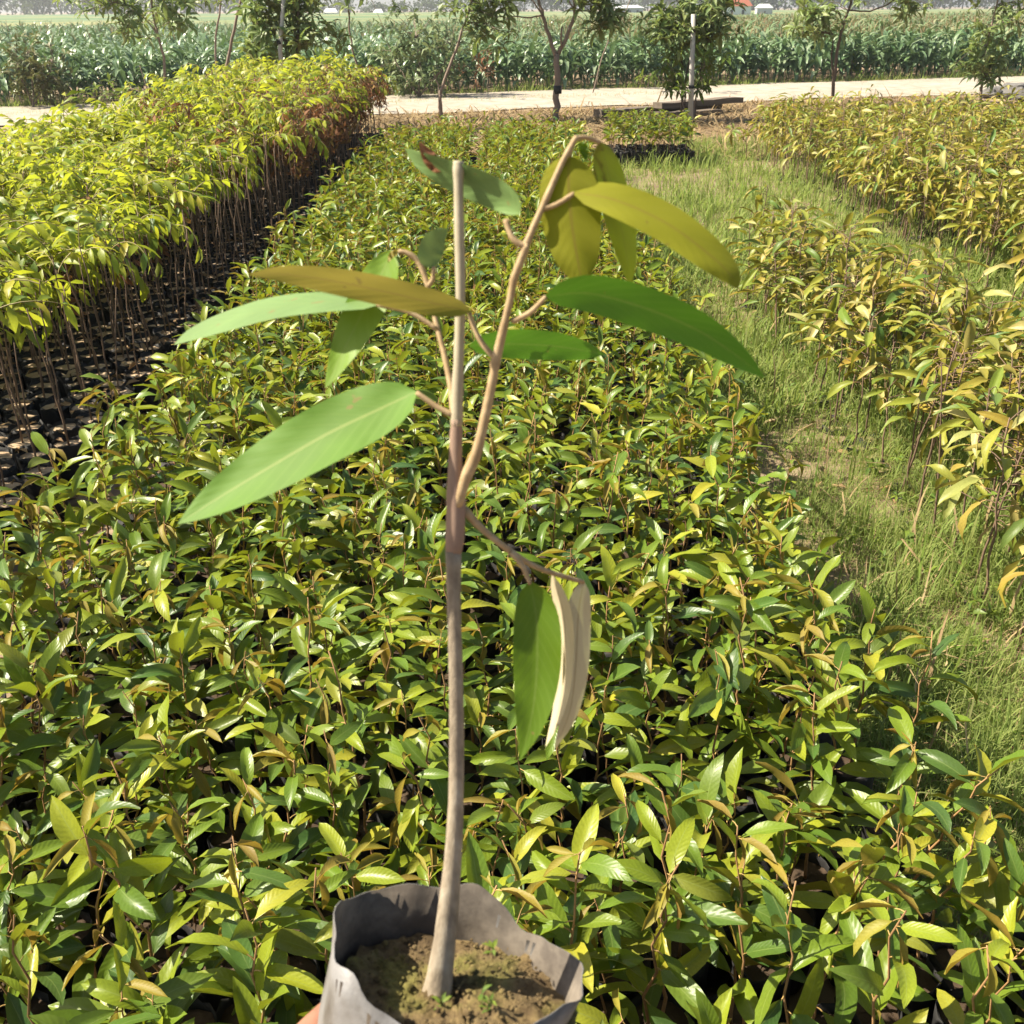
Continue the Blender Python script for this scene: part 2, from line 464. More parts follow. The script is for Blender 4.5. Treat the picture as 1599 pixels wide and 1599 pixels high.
# =================================================================== THE GROUND
def sheet(name, x0, x1, y0, y1, nx, ny, z, mat, hf=None):
    xs = np.linspace(x0, x1, nx); ys = np.linspace(y0, y1, ny)
    X, Y = np.meshgrid(xs, ys)
    Z = np.full_like(X, z) if hf is None else hf(X, Y) + z
    V = np.stack([X.ravel(), Y.ravel(), Z.ravel()], 1)
    t = T(V, [f for f in grid_faces(ny, nx)])
    o = add_obj(name, mesh_of(t, name, [mat]))
    return tag(o, kind='structure')

M['ground'] = noise_mat('nursery_earth', [(0, (.10, .065, .04)), (.4, (.20, .14, .09)), (.6, (.30, .225, .145)), (1, (.42, .34, .235))], scale=5, rough=0.95, bump=0.5, dist=0.02, detail=10,
                        scale2=0.7, stops2=[(.3, (.7, .7, .7)), (.7, (1, 1, 1))])
M['road'] = noise_mat('sandy_track', [(0, (.17, .145, .105)), (.42, (.31, .27, .215)), (.6, (.38, .345, .29)), (1, (.46, .43, .38))], scale=3.5, rough=0.95, bump=0.4, dist=0.03, detail=8,
                      scale2=0.5, stops2=[(.3, (.85, .84, .8)), (.7, (1, 1, 1))])
M['field'] = noise_mat('far_crop', [(0, (.075, .12, .055)), (.5, (.115, .165, .08)), (1, (.17, .20, .11))], scale=.5, rough=0.9, bump=0.6, dist=0.3, detail=8,
                       scale2=0.03, stops2=[(.38, (.8, .95, .85)), (.48, (1, 1, 1)), (.54, (1.9, 1.35, 1.2)), (.6, (1.0, 1.05, .9))], stretch=(.15, 1.2, 1))
sheet('ground', -900, 900, -30, 1500, 60, 60, -0.006, 'ground')

# line of the road: near edge as a function of x
RN0 = on_z(0, 201); RN1 = on_z(1000, 162)
RF0 = on_z(0, 168); RF1 = on_z(1300, 128)
def road_near(x): return RN0[1] + (RN1[1] - RN0[1]) / (RN1[0] - RN0[0]) * (x - RN0[0]) * .86 + .15
def road_far(x): return RF0[1] + (RF1[1] - RF0[1]) / (RF1[0] - RF0[0]) * (x - RF0[0])
# road sheet with worn wheel tracks
nx, ny = 120, 21
xs = np.linspace(-40, 60, nx); ts = np.linspace(0, 1, ny)
V = []
for t in ts:
    for x in xs:
        e = 0.18 * math.sin(x * 1.3) + .1 * math.sin(x * 3.1 + 1)
        V.append((x, road_near(x) + (road_far(x) - road_near(x)) * t + e * (1 if t in (0, 1) else 0), 0.012 + 0.03 * math.sin(math.pi * t) - .02 * math.exp(-((t - .27) / .1) ** 2) - .02 * math.exp(-((t - .75) / .1) ** 2)))
o = add_obj('road', mesh_of(T(V, grid_faces(ny, nx)), 'road', ['road'])); tag(o, kind='structure')
# far crop canopy
def crop_h(X, Y):
    return 0.10 * np.sin(X * .9 + Y * .3) * np.sin(Y * 1.7) + .06 * rng.standard_normal(X.shape)
FIELD_Y0 = 70
sheet('far_field', -400, 400, FIELD_Y0, 340, 150, 130, 0.62, 'field', crop_h)

print('setting done')

# =================================================================== SAPLING TEMPLATES
DUR_HI = [leaf_t(.32, .5, .25, .1, seed=1), leaf_t(.34, .8, .3, -.25, seed=2, curl=.06), leaf_t(.30, 1.1, .2, .3, seed=3, curl=-.08), leaf_t(.33, .25, .38, 0, seed=4),
          leaf_t(.32, .65, .12, -.4, seed=5, curl=.1), leaf_t(.36, .4, .3, .2, seed=6), leaf_t(.30, 1.4, .35, -.1, seed=7), leaf_t(.31, .9, .05, .5, seed=8, curl=-.05)]
DUR_LO = [leaf_t(.32, .5, .25, .1, 3, 2, seed=1), leaf_t(.34, .8, .3, -.25, 3, 2, seed=2), leaf_t(.30, 1.1, .2, .3, 3, 2, seed=3), leaf_t(.33, .25, .38, 0, 3, 2, seed=4)]
YNG_HI = [leaf_t(.30, .3, .6, .1, 5, 2, seed=11, pet=.16), leaf_t(.27, .5, .75, -.1, 5, 2, seed=12, pet=.16), leaf_t(.32, .9, .5, .3, 5, 2, seed=13, pet=.16)]
YNG_LO = [leaf_t(.24, .3, .8, .1, 2, 2, seed=11, pet=.16)]
OLD_HI = [leaf_t(.29, .7, .3, .3, seed=21, wave=.03), leaf_t(.30, 1.1, .25, -.4, seed=22, curl=.1, wave=.03), leaf_t(.23, 1.5, .3, .2, seed=23, wave=.03), leaf_t(.27, .5, .4, 0, seed=24), leaf_t(.26, .9, .45, -.3, seed=25, curl=-.1)]
OLD_LO = [leaf_t(.25, .7, .3, .3, 3, 2, seed=21), leaf_t(.28, 1.1, .25, -.4, 3, 2, seed=22), leaf_t(.23, 1.5, .3, .2, 3, 2, seed=23)]

def compound_leaf(seed, n=5, nseg=3, ncr=2, droop=.9):
    r = np.random.default_rng(seed)
    k = n * 2 + 1
    nr = 7 if nseg > 2 else 4
    t = np.linspace(0, 1, nr)
    ang = .55 - droop * 1.4 * t
    x = np.concatenate([[0], np.cumsum(np.cos(ang[:-1]) / (nr - 1))]); z = np.concatenate([[0], np.cumsum(np.sin(ang[:-1]) / (nr - 1))])
    rach = with_mat(tube(np.stack([x, 0 * x, z], 1), np.linspace(.012, .006, nr), 3, cap=False), 1)
    ts = [rach]
    for i in range(n):
        for sd in (-1, 1):
            tt = .32 + .66 * i / max(1, n - 1) + r.uniform(-.03, .03)
            bx = np.interp(tt, t, x); bz = np.interp(tt, t, z)
            L = r.uniform(.34, .46)
            lf = leaf_t(r.uniform(.27, .35), r.uniform(.4, 1.3), r.uniform(.1, .35), r.uniform(-.3, .3), nseg, ncr, pet=0, seed=seed * 9 + i)
            hd = sd * (1.15 - .35 * i / n) + r.uniform(-.2, .2)
            ts.append(moved(lf, mat4((bx, 0, bz), hd, np.interp(tt, t, ang) * .5 - r.uniform(.1, .7), sd * r.uniform(-.3, .4), L)))
    return join(ts)
CMP_HI = [compound_leaf(31, 4, droop=1.1), compound_leaf(32, 3, droop=1.35), compound_leaf(33, 4, droop=.9), compound_leaf(34, 5, droop=1.2), compound_leaf(35, 3, droop=.7), compound_leaf(36, 4, droop=1.5)]
CMP_LO = [compound_leaf(41, 4, 2, 1, droop=1.1), compound_leaf(42, 3, 2, 1, droop=1.4), compound_leaf(43, 4, 2, 1, droop=.8)]

def stem_curve(r, h, n=7, lean=.08, zig=.012):
    az = r.uniform(0, 6.28); b = r.uniform(0, lean)
    t = np.linspace(0, 1, n)
    P = np.stack([math.cos(az) * b * t ** 1.5 * h, math.sin(az) * b * t ** 1.5 * h, t * h], 1)
    zz = r.uniform(0, 6.28)
    for i in range(1, n):
        sg = zig * (1 if i % 2 else -1) * h
        P[i, 0] += math.cos(zz) * sg; P[i, 1] += math.sin(zz) * sg
    return P
def curve_at(P, t):
    k = t * (len(P) - 1); i = min(int(k), len(P) - 2); f = k - i
    return P[i] * (1 - f) + P[i + 1] * f
STEMS = {}
def stems(kind, count, hfun, r0, r1, sides=5, **kw):
    L = []
    for i in range(count):
        r = np.random.default_rng(1000 + hash(kind) % 7 * 0 + i * 13 + len(kind))
        h = hfun(r)
        P = stem_curve(r, h, **kw)
        t_ = tube(P, np.linspace(r0, r1, len(P)), sides)
        q_ = P[[0, len(P) // 3, 2 * len(P) // 3, len(P) - 1]]
        t_.lo = tube(q_, np.linspace(r0, r1, 4), 3, cap=False)
        L.append((P, t_))
    STEMS[kind] = L
stems('dur', 18, lambda r: r.uniform(.29, .46), .0031, .0011, lean=.28, n=9, zig=.014)
stems('ram', 14, lambda r: r.uniform(.42, .58), .004, .0022, lean=.25, n=6, zig=.01)
stems('tall', 12, lambda r: r.uniform(.66, .86), .0045, .0025, lean=.16, n=7, zig=.008)
stems('old', 14, lambda r: r.uniform(.52, .76), .0052, .0025, lean=.22, n=8, zig=.008)

def bag_t(rad, h, sides=12, seed=0, lo=False):
    r = np.random.default_rng(seed)
    rows = []
    a = np.linspace(0, 2 * math.pi, sides, endpoint=False)
    prof = [(0.02, 0), (.86, 0.0), (.98, .06), (1.03, .35), (.99, .7), (1.0, .93), (1.03, 1.0), (.985, 1.0), (.955, .9)]
    if lo: prof = [(.95, 0), (1.02, .5), (1.02, 1.0), (.96, .9)]
    for pr, ph in prof:
        j = 1 + r.uniform(-.045, .045, sides) * (ph > 0)
        rows.append(np.stack([np.cos(a) * rad * pr * j, np.sin(a) * rad * pr * j, np.full(sides, ph * h) + r.uniform(-.012, .012, sides) * (ph >= .93)], 1))
    return T(np.concatenate(rows), grid_faces(len(prof), sides, True))
def soil_t(rad, z, sides=12, seed=0, lo=False):
    r = np.random.default_rng(seed)
    rows = []
    a = np.linspace(0, 2 * math.pi, sides, endpoint=False)
    for q in ((.01, 1.0) if lo else (.01, .45, .8, 1.0)):
        rows.append(np.stack([np.cos(a) * rad * q, np.sin(a) * rad * q, z + r.uniform(-.004, .004, sides) - .004 * q], 1))
    return T(np.concatenate(rows), grid_faces(len(rows), sides, True))
BAG_S = [bag_t(.053, .165, seed=i) for i in range(4)]
SOIL_S = [soil_t(.0525, .15, seed=i) for i in range(4)]
BAG_L = [bag_t(.064, .19, 14, seed=i + 10) for i in range(5)]
SOIL_L = [soil_t(.063, .178, 14, seed=i + 10) for i in range(5)]

BAG_LO = {'s': bag_t(.053, .165, 8, 3, True), 'l': bag_t(.064, .19, 10, 4, True)}
SOIL_LO = {'s': soil_t(.0525, .15, 8, 3, True), 'l': soil_t(.063, .178, 10, 4, True)}
TWO_PI = 2 * math.pi
def spec_durian(r, hi=True):
    big = r.uniform(.85, 1.18)
    P, st = STEMS['dur'][r.integers(len(STEMS['dur']))]
    s = r.uniform(.80, 1.18)
    base = np.array([0, 0, .15])
    leaves = []
    n = int(r.integers(12, 18))
    az0 = r.uniform(0, TWO_PI)
    mature = DUR_HI if hi else DUR_LO
    for i in range(n):
        t = .30 + .66 * (i + r.uniform(0, .6)) / n
        p = base + curve_at(P, min(t, 1)) * s
        az = az0 + (i % 2) * math.pi + r.normal(0, .65) + i * .12
        up = i / n
        L = r.uniform(.082, .122) * (1.05 - .25 * up) * big
        pitch = r.normal(.10 + .35 * up, .42)
        leaves.append(('m', mature[r.integers(len(mature))], mat4(p, az, pitch, r.normal(0, .45), L)))
    yl = YNG_HI if hi else YNG_LO
    ny = int(r.integers(1, 5))
    for i in range(ny):
        p = base + curve_at(P, r.uniform(.9, 1.0)) * s
        leaves.append(('y', yl[r.integers(len(yl))], mat4(p, r.uniform(0, TWO_PI), r.uniform(-1.5, .1), r.normal(0, .4), r.uniform(.045, .08))))
    k = r.integers(4)
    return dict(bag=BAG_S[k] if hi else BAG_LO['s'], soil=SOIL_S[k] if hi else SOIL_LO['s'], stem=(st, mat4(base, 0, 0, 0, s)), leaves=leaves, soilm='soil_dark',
                mats=dict(m=['leaf', 'petiole'], y=['leaf_young', 'petiole'], stem=['stem']))
def spec_ram(r, hi=True, tall=False, dryf=None, sc=1.0):
    P, st = STEMS['tall' if tall else 'ram'][r.integers(12)]
    s = r.uniform(.9, 1.12) * sc
    base = np.array([0, 0, .175])
    leaves = []
    n = int(r.integers(5, 8)) + (2 if tall else 0)
    az0 = r.uniform(0, TWO_PI)
    pool = CMP_HI if hi else CMP_LO
    for i in range(n):
        t = (.66 if tall else .74) + (.34 if tall else .26) * (i + r.uniform(0, .6)) / n
        p = base + curve_at(P, min(t, 1)) * s
        az = az0 + i * 2.4 + r.normal(0, .4)
        dry = r.random() < (dryf if dryf is not None else (.2 if tall else .03))
        pitch = r.normal(.15 if not dry else -.9, .35)
        leaves.append(('d' if dry else 'm', pool[r.integers(len(pool))], mat4(p, az, pitch, r.normal(0, .3), r.uniform(.19, .30) * (.85 if dry else 1))))
    k = r.integers(5)
    return dict(bag=BAG_L[k] if hi else BAG_LO['l'], soil=SOIL_L[k] if hi else SOIL_LO['l'], stem=(st, mat4(base, 0, 0, 0, s)), leaves=leaves,
                mats=dict(m=['rambutan', 'petiole_green'], d=['rambutan_dry', 'stem_brown'], stem=['stem_brown']))
def spec_old(r, hi=True, bare=False, sc=1.0):
    P, st = STEMS['old'][r.integers(14)]
    s = r.uniform(.85, 1.12) * sc
    base = np.array([0, 0, -.01])
    leaves = []
    n = 0 if bare else int(r.integers(17, 25))
    az0 = r.uniform(0, TWO_PI)
    pool = OLD_HI if hi else OLD_LO
    for i in range(n):
        t = .48 + .52 * (i + r.uniform(0, .7)) / n
        p = base + curve_at(P, min(t, 1)) * s
        az = az0 + (i % 2) * math.pi + r.normal(0, .8)
        # leaves sit on short side twigs
        off = r.uniform(0, .13) * (1 - .6 * (t - .48))
        p = p + np.array([math.cos(az) * off, math.sin(az) * off, off * .3])
        leaves.append(('m', pool[r.integers(len(pool))], mat4(p, az, r.normal(-.15, .5), r.normal(0, .4), r.uniform(.10, .158)), off))
    k = r.integers(4)
    return dict(bag=BAG_S[k], soil=SOIL_S[k], stem=(st, mat4(base, 0, 0, 0, s)), leaves=leaves,
                mats=dict(m=['leaf_old', 'petiole'], stem=['stem_brown']), sink=-.145)

def emit_obj(spec, name, pos, rz, label, group, cat='sapling', with_bag=True, foliage=False):
    root = thing(name, pos, label, cat, group, rz)
    if with_bag:
        zb = np.eye(4); zb[2, 3] = spec.get('sink', 0)
        b = part('bag', spec['bag'], ['bag'], root, zb)
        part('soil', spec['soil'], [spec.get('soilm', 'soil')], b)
    st, m = spec['stem']
    twigs = [l for l in spec['leaves'] if len(l) > 3 and l[3] > .012]
    part('stem', st, spec['mats']['stem'], root, m)
    if twigs:
        a = Acc()
        for l in twigs:
            e = l[2][:3, 3]; h = l[2][:3, 0] / np.linalg.norm(l[2][:3, 0])
            d = np.array([h[0], h[1], 0]); d /= np.linalg.norm(d) + 1e-9
            b0 = e - np.array([d[0] * l[3], d[1] * l[3], l[3] * .3])
            a.add(tube(np.array([b0, (b0 + e) / 2 + [0, 0, .004], e]), [.0022, .0018, .0014], 3, cap=False))
        if foliage:
            pass
        part('twig', a.t(), spec['mats']['stem'], root)['kind'] = 'stuff'
    if foliage:
        a = Acc()
        for l in spec['leaves']:
            a.add(l[1], l[2])
        part('foliage', a.t(), spec['mats']['m'], root)
    else:
        for l in spec['leaves']:
            part('leaf', l[1], spec['mats'][l[0]], root, l[2])
    return root
class StuffAcc(Acc):
    """joins saplings of one bed; material slots are shared by name"""
    def __init__(s): super().__init__(); s.slots = []
    def slot(s, n):
        if n not in s.slots: s.slots.append(n)
        return s.slots.index(n)
    def put(s, spec, pos, rz, with_bag=True):
        w = mat4(pos, rz)
        zb = w.copy(); zb[2, 3] += spec.get('sink', 0)
        if with_bag:
            s.add(spec['bag'], zb, [s.slot('bag')]); s.add(spec['soil'], zb, [s.slot(spec.get('soilm', 'soil'))])
        s.add(spec['stem'][0].lo if np.hypot(pos[0], pos[1]) > 3.2 else spec['stem'][0], w @ spec['stem'][1], [s.slot(spec['mats']['stem'][0])])
        for l in spec['leaves']:
            s.add(l[1], w @ l[2], [s.slot(k) for k in spec['mats'][l[0]]])
    def obj(s, name, label, cat):
        o = add_obj(name, mesh_of(s.t(), name, s.slots))
        return tag(o, label, cat, kind='stuff')

def in_frame(p, h, margin=40):
    for z in (0.1, h * .6, h):
        u, v, d = project((p[0], p[1], z))
        if d > .1 and -margin < u < 1599 + margin and -margin < v < 1599 + margin:
            return True
    return False

# =================================================================== MAIN BED (young durian)
pts = []
SP = .118
for iy, y in enumerate(np.arange(.50, 12.25, SP * .9)):
    x1 = .77 if y > 1.32 else 1.75
    for x in np.arange(-1.27 + (iy % 2) * SP / 2, x1, SP):
        if 9.0 < y and abs(x + .30) < .09: continue          # narrow gap that splits the far end
        if y > 11.4 and x < -.9: continue
        if rng.random() < .07: continue
        p = np.array([x + rng.normal(0, .016), y + rng.normal(0, .016), 0])
        if in_frame(p, .5, 280): pts.append(p)
pts.sort(key=lambda p: np.linalg.norm(p - CO))
vis = [i for i, p in enumerate(pts) if in_frame(p, .5, 20)][:300]
visset = set(vis)
acc = StuffAcc()
for i, p in enumerate(pts):
    rz = rng.uniform(0, TWO_PI)
    if i in visset:
        sp = spec_durian(rng, True)
        ny = sum(1 for l in sp['leaves'] if l[0] == 'y')
        where = 'beside the grassy path' if p[0] > .62 and p[1] > 1.3 else ('beside the dark gap' if p[0] < -1.12 else ('beside the held grey bag' if p[1] < 1.15 and abs(p[0]) < .45 else 'inside the wide middle bed'))
        emit_obj(sp, 'durian_sapling', p, rz, 'short green durian sapling with %s golden young %s, %s' % (('no', 'one', 'two', 'three', 'four')[ny], 'leaf' if ny == 1 else 'leaves', where), 'young durian saplings in the middle bed')
    else:
        acc.put(spec_durian(rng, p[1] < 2.8), p, rz)
acc.obj('far_durian_saplings', 'dense mass of short green durian saplings filling the far middle bed', 'saplings')
print('main bed', len(pts))

# =================================================================== LEFT BED (compound leaves, big black pots)
pts = []
SP = .147
for iy, y in enumerate(np.arange(2.55, 14.3, SP * .9)):
    for x in np.arange(-1.68 - (iy % 2) * SP / 2, -9, -SP):
        if y > 11.3 + .1 * x and x < -3.3: continue
        if rng.random() < .02: continue
        p = np.array([x + rng.normal(0, .01), y + rng.normal(0, .01), 0])
        if in_frame(p, .9, 190): pts.append(p)
pts.sort(key=lambda p: np.linalg.norm(p - CO))
vis = set([i for i, p in enumerate(pts) if in_frame(p, .6, 0)][:300])
acc = StuffAcc()
for i, p in enumerate(pts):
    rz = rng.uniform(0, TWO_PI)
    tall = p[1] > 8.5 + .55 * rng.standard_normal() and p[0] > -3.0 - .25 * (p[1] - 9)
    # thin out the foliage: the outermost rows carry fewer leaves
    sp = spec_ram(rng, i in vis, tall, (.85 if tall and fbm(p[0] * 1.6 + .4, p[1] * 1.1) > .12 else (.45 if tall and p[0] > -2.3 else (.16 if p[0] > -2.5 and p[1] > 5 else None))), 1.0 if tall else float(np.interp(p[1], [5, 10.5], [1.0, .62]) + np.interp(p[0], [-4.4, -3.2], [0, 1]) * np.interp(p[1], [5, 8.4], [0, .52])))
    if p[0] > -2.0 and not tall:
        keep = int(rng.integers(1, 4))
        sp['leaves'] = sp['leaves'][-keep:] if rng.random() < (.10 if p[0] > -1.85 else .45) else []
    elif p[0] > -2.35 and p[1] < 5.5 and not tall and rng.random() < .45:
        sp['leaves'] = sp['leaves'][-2:]
    if i in vis:
        nl = len(sp['leaves'])
        dry = any(l[0] == 'd' for l in sp['leaves'])
        lb = ('tall ' if tall else '') + ('bare-stemmed' if nl == 0 else ('sparse yellow-green' if nl < 4 else 'full yellow-green')) + ' feathery-leaved sapling in a black bag' + (' with dry leaf' if dry else '') + (' by the dark gap' if p[0] > -1.9 else '')
        emit_obj(sp, 'rambutan_sapling', p, rz, lb, 'feathery saplings in black bags')
    else:
        acc.put(sp, p, rz)
acc.obj('far_rambutan_saplings', 'far mass of feathery yellow and rust-brown saplings at the end of the bag bed', 'saplings')
print('left bed', len(pts))

# =================================================================== RIGHT BEDS (older yellowing durian)
pts = []
for y in np.arange(2.2, 6.7, .15):
    for x in np.arange(1.46, 1.96 if y > 4.2 else 2.35, .15):
        if rng.random() < .24: continue
        p = np.array([x + rng.normal(0, .03), y + rng.normal(0, .03), 0])
        if in_frame(p, .7, 300): pts.append((p, 0))
for y in np.arange(4.9, 13.2, .155):
    for x in np.arange(2.98 + .3 * math.sin(y * 2.1) * .3, 7.4, .155):
        if rng.random() < .26: continue
        p = np.array([x + rng.normal(0, .03), y + rng.normal(0, .03), 0])
        if in_frame(p, .7, 220): pts.append((p, 1))
pts.sort(key=lambda q: np.linalg.norm(q[0] - CO))
vis = [i for i, q in enumerate(pts) if in_frame(q[0], .6, 0)][:300]
visset = set(vis); full = set(vis[:190])
acc = StuffAcc()
for i, (p, row) in enumerate(pts):
    rz = rng.uniform(0, TWO_PI)
    bare = row == 0 and rng.random() < .16
    sp = spec_old(rng, i in full, bare, .88 if row == 0 else 1.0)
    if i in visset:
        if bare:
            emit_obj(sp, 'bare_sapling', p, rz, 'leafless thin brown sapling stick standing in the grass', 'bare sticks in the grass', cat='sapling')
        elif row == 0:
            emit_obj(sp, 'older_durian_sapling', p, rz, 'tall yellowing durian sapling rising from the grass, in the row beside the grassy path', 'yellowing saplings along the grassy path', foliage=i not in full)
        else:
            emit_obj(sp, 'older_durian_sapling', p, rz, 'tall yellowing durian sapling in the wide bed beyond the second grass strip', 'yellowing saplings in the wide outer bed', foliage=i not in full)
    else:
        acc.put(sp, p, rz, with_bag=False)
acc.obj('far_yellow_saplings', 'far mass of yellowing durian saplings reaching to the dirt road', 'saplings')
print('right bed', len(pts))

# small block of saplings in black bags near the planks
c0 = on_z(952, 262, .0); c1 = on_z(1086, 262, .0)
BX0, BX1, BY = c0[0], c1[0], c0[1]
BLK = []
for k in range(6):
    sp = spec_durian(np.random.default_rng(500 + k), False); sp['bag'] = BAG_S[k % 4]; sp['soil'] = SOIL_S[k % 4]
    a = Acc()
    for l in sp['leaves']:
        a.add(l[1], l[2])
    BLK.append((sp, a.t()))
for yy in np.arange(BY + .06, BY + .75, .13):
    for xx in np.arange(BX0 + .05, BX1, .125):
        sp, fol = BLK[rng.integers(6)]
        root = thing('durian_sapling', (xx + rng.normal(0, .01), yy + rng.normal(0, .01), 0), 'thin sapling in a small separate block of black bags before the old planks', 'sapling', 'block of bagged saplings by the planks', rng.uniform(0, TWO_PI))
        b = part('bag', sp['bag'], ['bag'], root); part('soil', sp['soil'], ['soil'], b)
        mm = sp['stem'][1]
        part('stem', sp['stem'][0], ['stem_brown'], root, mm)
        lift = np.eye(4)
        part('foliage', fol, ['leaf', 'petiole'], root, lift)
print('block done')

# =================================================================== GRASS, STRAW, LITTER
def blade_t(nseg, w, lean, seed):
    t = np.linspace(0, 1, nseg + 1)
    ang = math.pi / 2 - .25 - lean * t ** 1.1
    x = np.concatenate([[0], np.cumsum(np.cos(ang[:-1]) / nseg)]); z = np.concatenate([[0], np.cumsum(np.sin(ang[:-1]) / nseg)])
    ww = w * (1 - t) ** .6 + w * .08
    V = np.stack([np.repeat(x, 2), np.stack([-ww, ww], 1).ravel(), np.repeat(z, 2)], 1)
    F = [(2 * i, 2 * i + 1, 2 * i + 3, 2 * i + 2) for i in range(nseg)]
    return T(V, F, [((i / nseg, 0), (i / nseg, 1), ((i + 1) / nseg, 1), ((i + 1) / nseg, 0)) for i in range(nseg)])
BL = [blade_t(3, .016, l, k) for k, l in enumerate((.4, .9, 1.4, 1.9, 2.4))]
BLW = [blade_t(3, .03, l, k) for k, l in enumerate((.4, .9, 1.4, 1.9, 2.4))]
def scatter_blades(n, sampler, lens, pool, name, mat, label, sd=.62, flat=.0):
    V = []; F = []; off = 0; U = []
    XY = sampler(n)
    n = len(XY)
    az = rng.uniform(0, TWO_PI, n); L = rng.uniform(lens[0], lens[1], n); k = rng.integers(len(pool), size=n)
    pit = rng.normal(0, sd, n) - flat
    for q in range(len(pool)):
        idx = np.where(k == q)[0]
        if not len(idx): continue
        B = pool[q]
        lx = B.V[None, :, 0] * np.cos(pit[idx])[:, None] - B.V[None, :, 2] * np.sin(pit[idx])[:, None]
        lz = B.V[None, :, 0] * np.sin(pit[idx])[:, None] + B.V[None, :, 2] * np.cos(pit[idx])[:, None]
        ly = np.broadcast_to(B.V[None, :, 1], lx.shape)
        s = L[idx][:, None]
        sc = XY[idx, 2][:, None] if XY.shape[1] > 2 else 1.0
        X = XY[idx, 0][:, None] + s * sc * (lx * np.cos(az[idx])[:, None] - ly * np.sin(az[idx])[:, None])
        Y = XY[idx, 1][:, None] + s * sc * (lx * np.sin(az[idx])[:, None] + ly * np.cos(az[idx])[:, None])
        Z = np.maximum(s * sc * lz, .002) + (XY[idx, 3][:, None] if XY.shape[1] > 3 else 0)
        V.append(np.stack([X, Y, Z], 2).reshape(-1, 3))
        f = B.F[None] + (np.arange(len(idx)) * len(B.V))[:, None, None] + off
        F.append(f.reshape(-1, 4)); off += len(idx) * len(B.V)
        U.append(np.broadcast_to(B.UV[None], (len(idx), *B.UV.shape)).reshape(-1, 4, 2))
    t = T(np.concatenate(V), np.concatenate(F), np.concatenate(U))
    o = add_obj(name, mesh_of(t, name, [mat]))
    return tag(o, label, 'grass', kind='stuff')

def aisle(y0, y1):
    def f(n):
        N2 = n * 3; y = rng.uniform(y0, y1, N2)
        right = .46 * y + .95
        x = .72 + (right - .72) * rng.random(N2)
        keep = (rng.random(N2) < np.maximum(.42, .6 + .5 * fbm(x * 2, y * 2) + .3 * fbm(x * 9 + 2, y * 8))) & ~((y < 1.4) & (x < 1.8))
        keep &= ~((y > 12.5) & (x < 2.2))
        x, y = x[keep][:n], y[keep][:n]
        tall = .8 + .5 * fbm(x * 1.3 + 3, y * 1.2) + .4 * fbm(x * 7, y * 7 + 1) + .3 * (x > 1.5)
        return np.stack([x, y, np.clip(tall, .4, 1.7)], 1)
    return f
scatter_blades(50000, aisle(1.25, 4.2), (.045, .13), BL, 'near_grass', 'grass', 'fine light green grass of the path beside the middle bed')
scatter_blades(44000, aisle(4.2, 8.0), (.06, .16), BLW, 'path_grass', 'grass', 'feathery green grass between the sapling rows')
scatter_blades(28000, aisle(8.0, 14.5), (.07, .18), BLW, 'far_grass', 'grass', 'pale green grass at the far end of the path')
scatter_blades(700, aisle(1.25, 8.0), (.14, .26), BL, 'seed_grass', 'straw', 'long thin straw-coloured grass stalks arching over the path', flat=.1)
scatter_blades(2500, aisle(1.25, 8.0), (.12, .24), BL, 'long_grass', 'grass', 'long arching green grass blades standing above the path grass')
scatter_blades(14000, aisle(1.25, 9.0), (.05, .13), BL, 'dry_grass', 'straw', 'dry straw mixed into the green path grass', flat=.7)
def straw_zone(n):
    x = rng.uniform(-6, 9, n); y0 = np.where(x < .9, 12.4, np.where(x < 2.4, 13.4, 13.0))
    y = y0 + (road_near(x) - y0 - .2) * rng.random(n)
    return np.stack([x, y, rng.uniform(.7, 1.6, n)], 1)
scatter_blades(28000, straw_zone, (.14, .36), BLW, 'straw_mulch', 'straw', 'trampled brown straw in front of the dirt road', sd=.25, flat=1.15)
scatter_blades(13000, straw_zone, (.08, .24), BLW, 'brown_mulch', 'litter', 'dark brown rotted straw scattered before the dirt road', sd=.25, flat=1.15)
def verge(n):
    x = rng.uniform(-16, 22, n); y = road_far(x) + rng.uniform(-.25, .7, n)
    return np.stack([x, y, rng.uniform(.35, 1.1, n) * (1 + .7 * fbm(x, y))], 1)
scatter_blades(11000, verge, (.10, .26), BLW, 'verge_grass', 'grass', 'weedy green verge between the dirt road and the corn')
def median(n):
    x = rng.uniform(-14, 3.5, n); y = (road_near(x) + road_far(x)) / 2 + rng.normal(0, .22, n)
    return np.stack([x, y, rng.uniform(.4, 1.1, n)], 1)
scatter_blades(7000, median, (.05, .14), BLW, 'median_grass', 'grass', 'thin green grass strip in the middle of the dirt road', flat=.2)
def verge2(n):
    x = rng.uniform(-16, 22, n); y = np.where(rng.random(n) < .5, road_far(x) + rng.uniform(-.8, .2, n), (road_near(x) + road_far(x)) / 2 + rng.normal(0, .3, n))
    y = np.where(rng.random(n) < .3, road_near(x) + rng.uniform(-.3, .5, n), y)
    return np.stack([x, y, rng.uniform(.4, 1.0, n)], 1)
scatter_blades(14000, verge2, (.05, .13), BLW, 'track_grass', 'straw', 'dry grass strip between the wheel tracks of the dirt road', sd=.4, flat=.8)
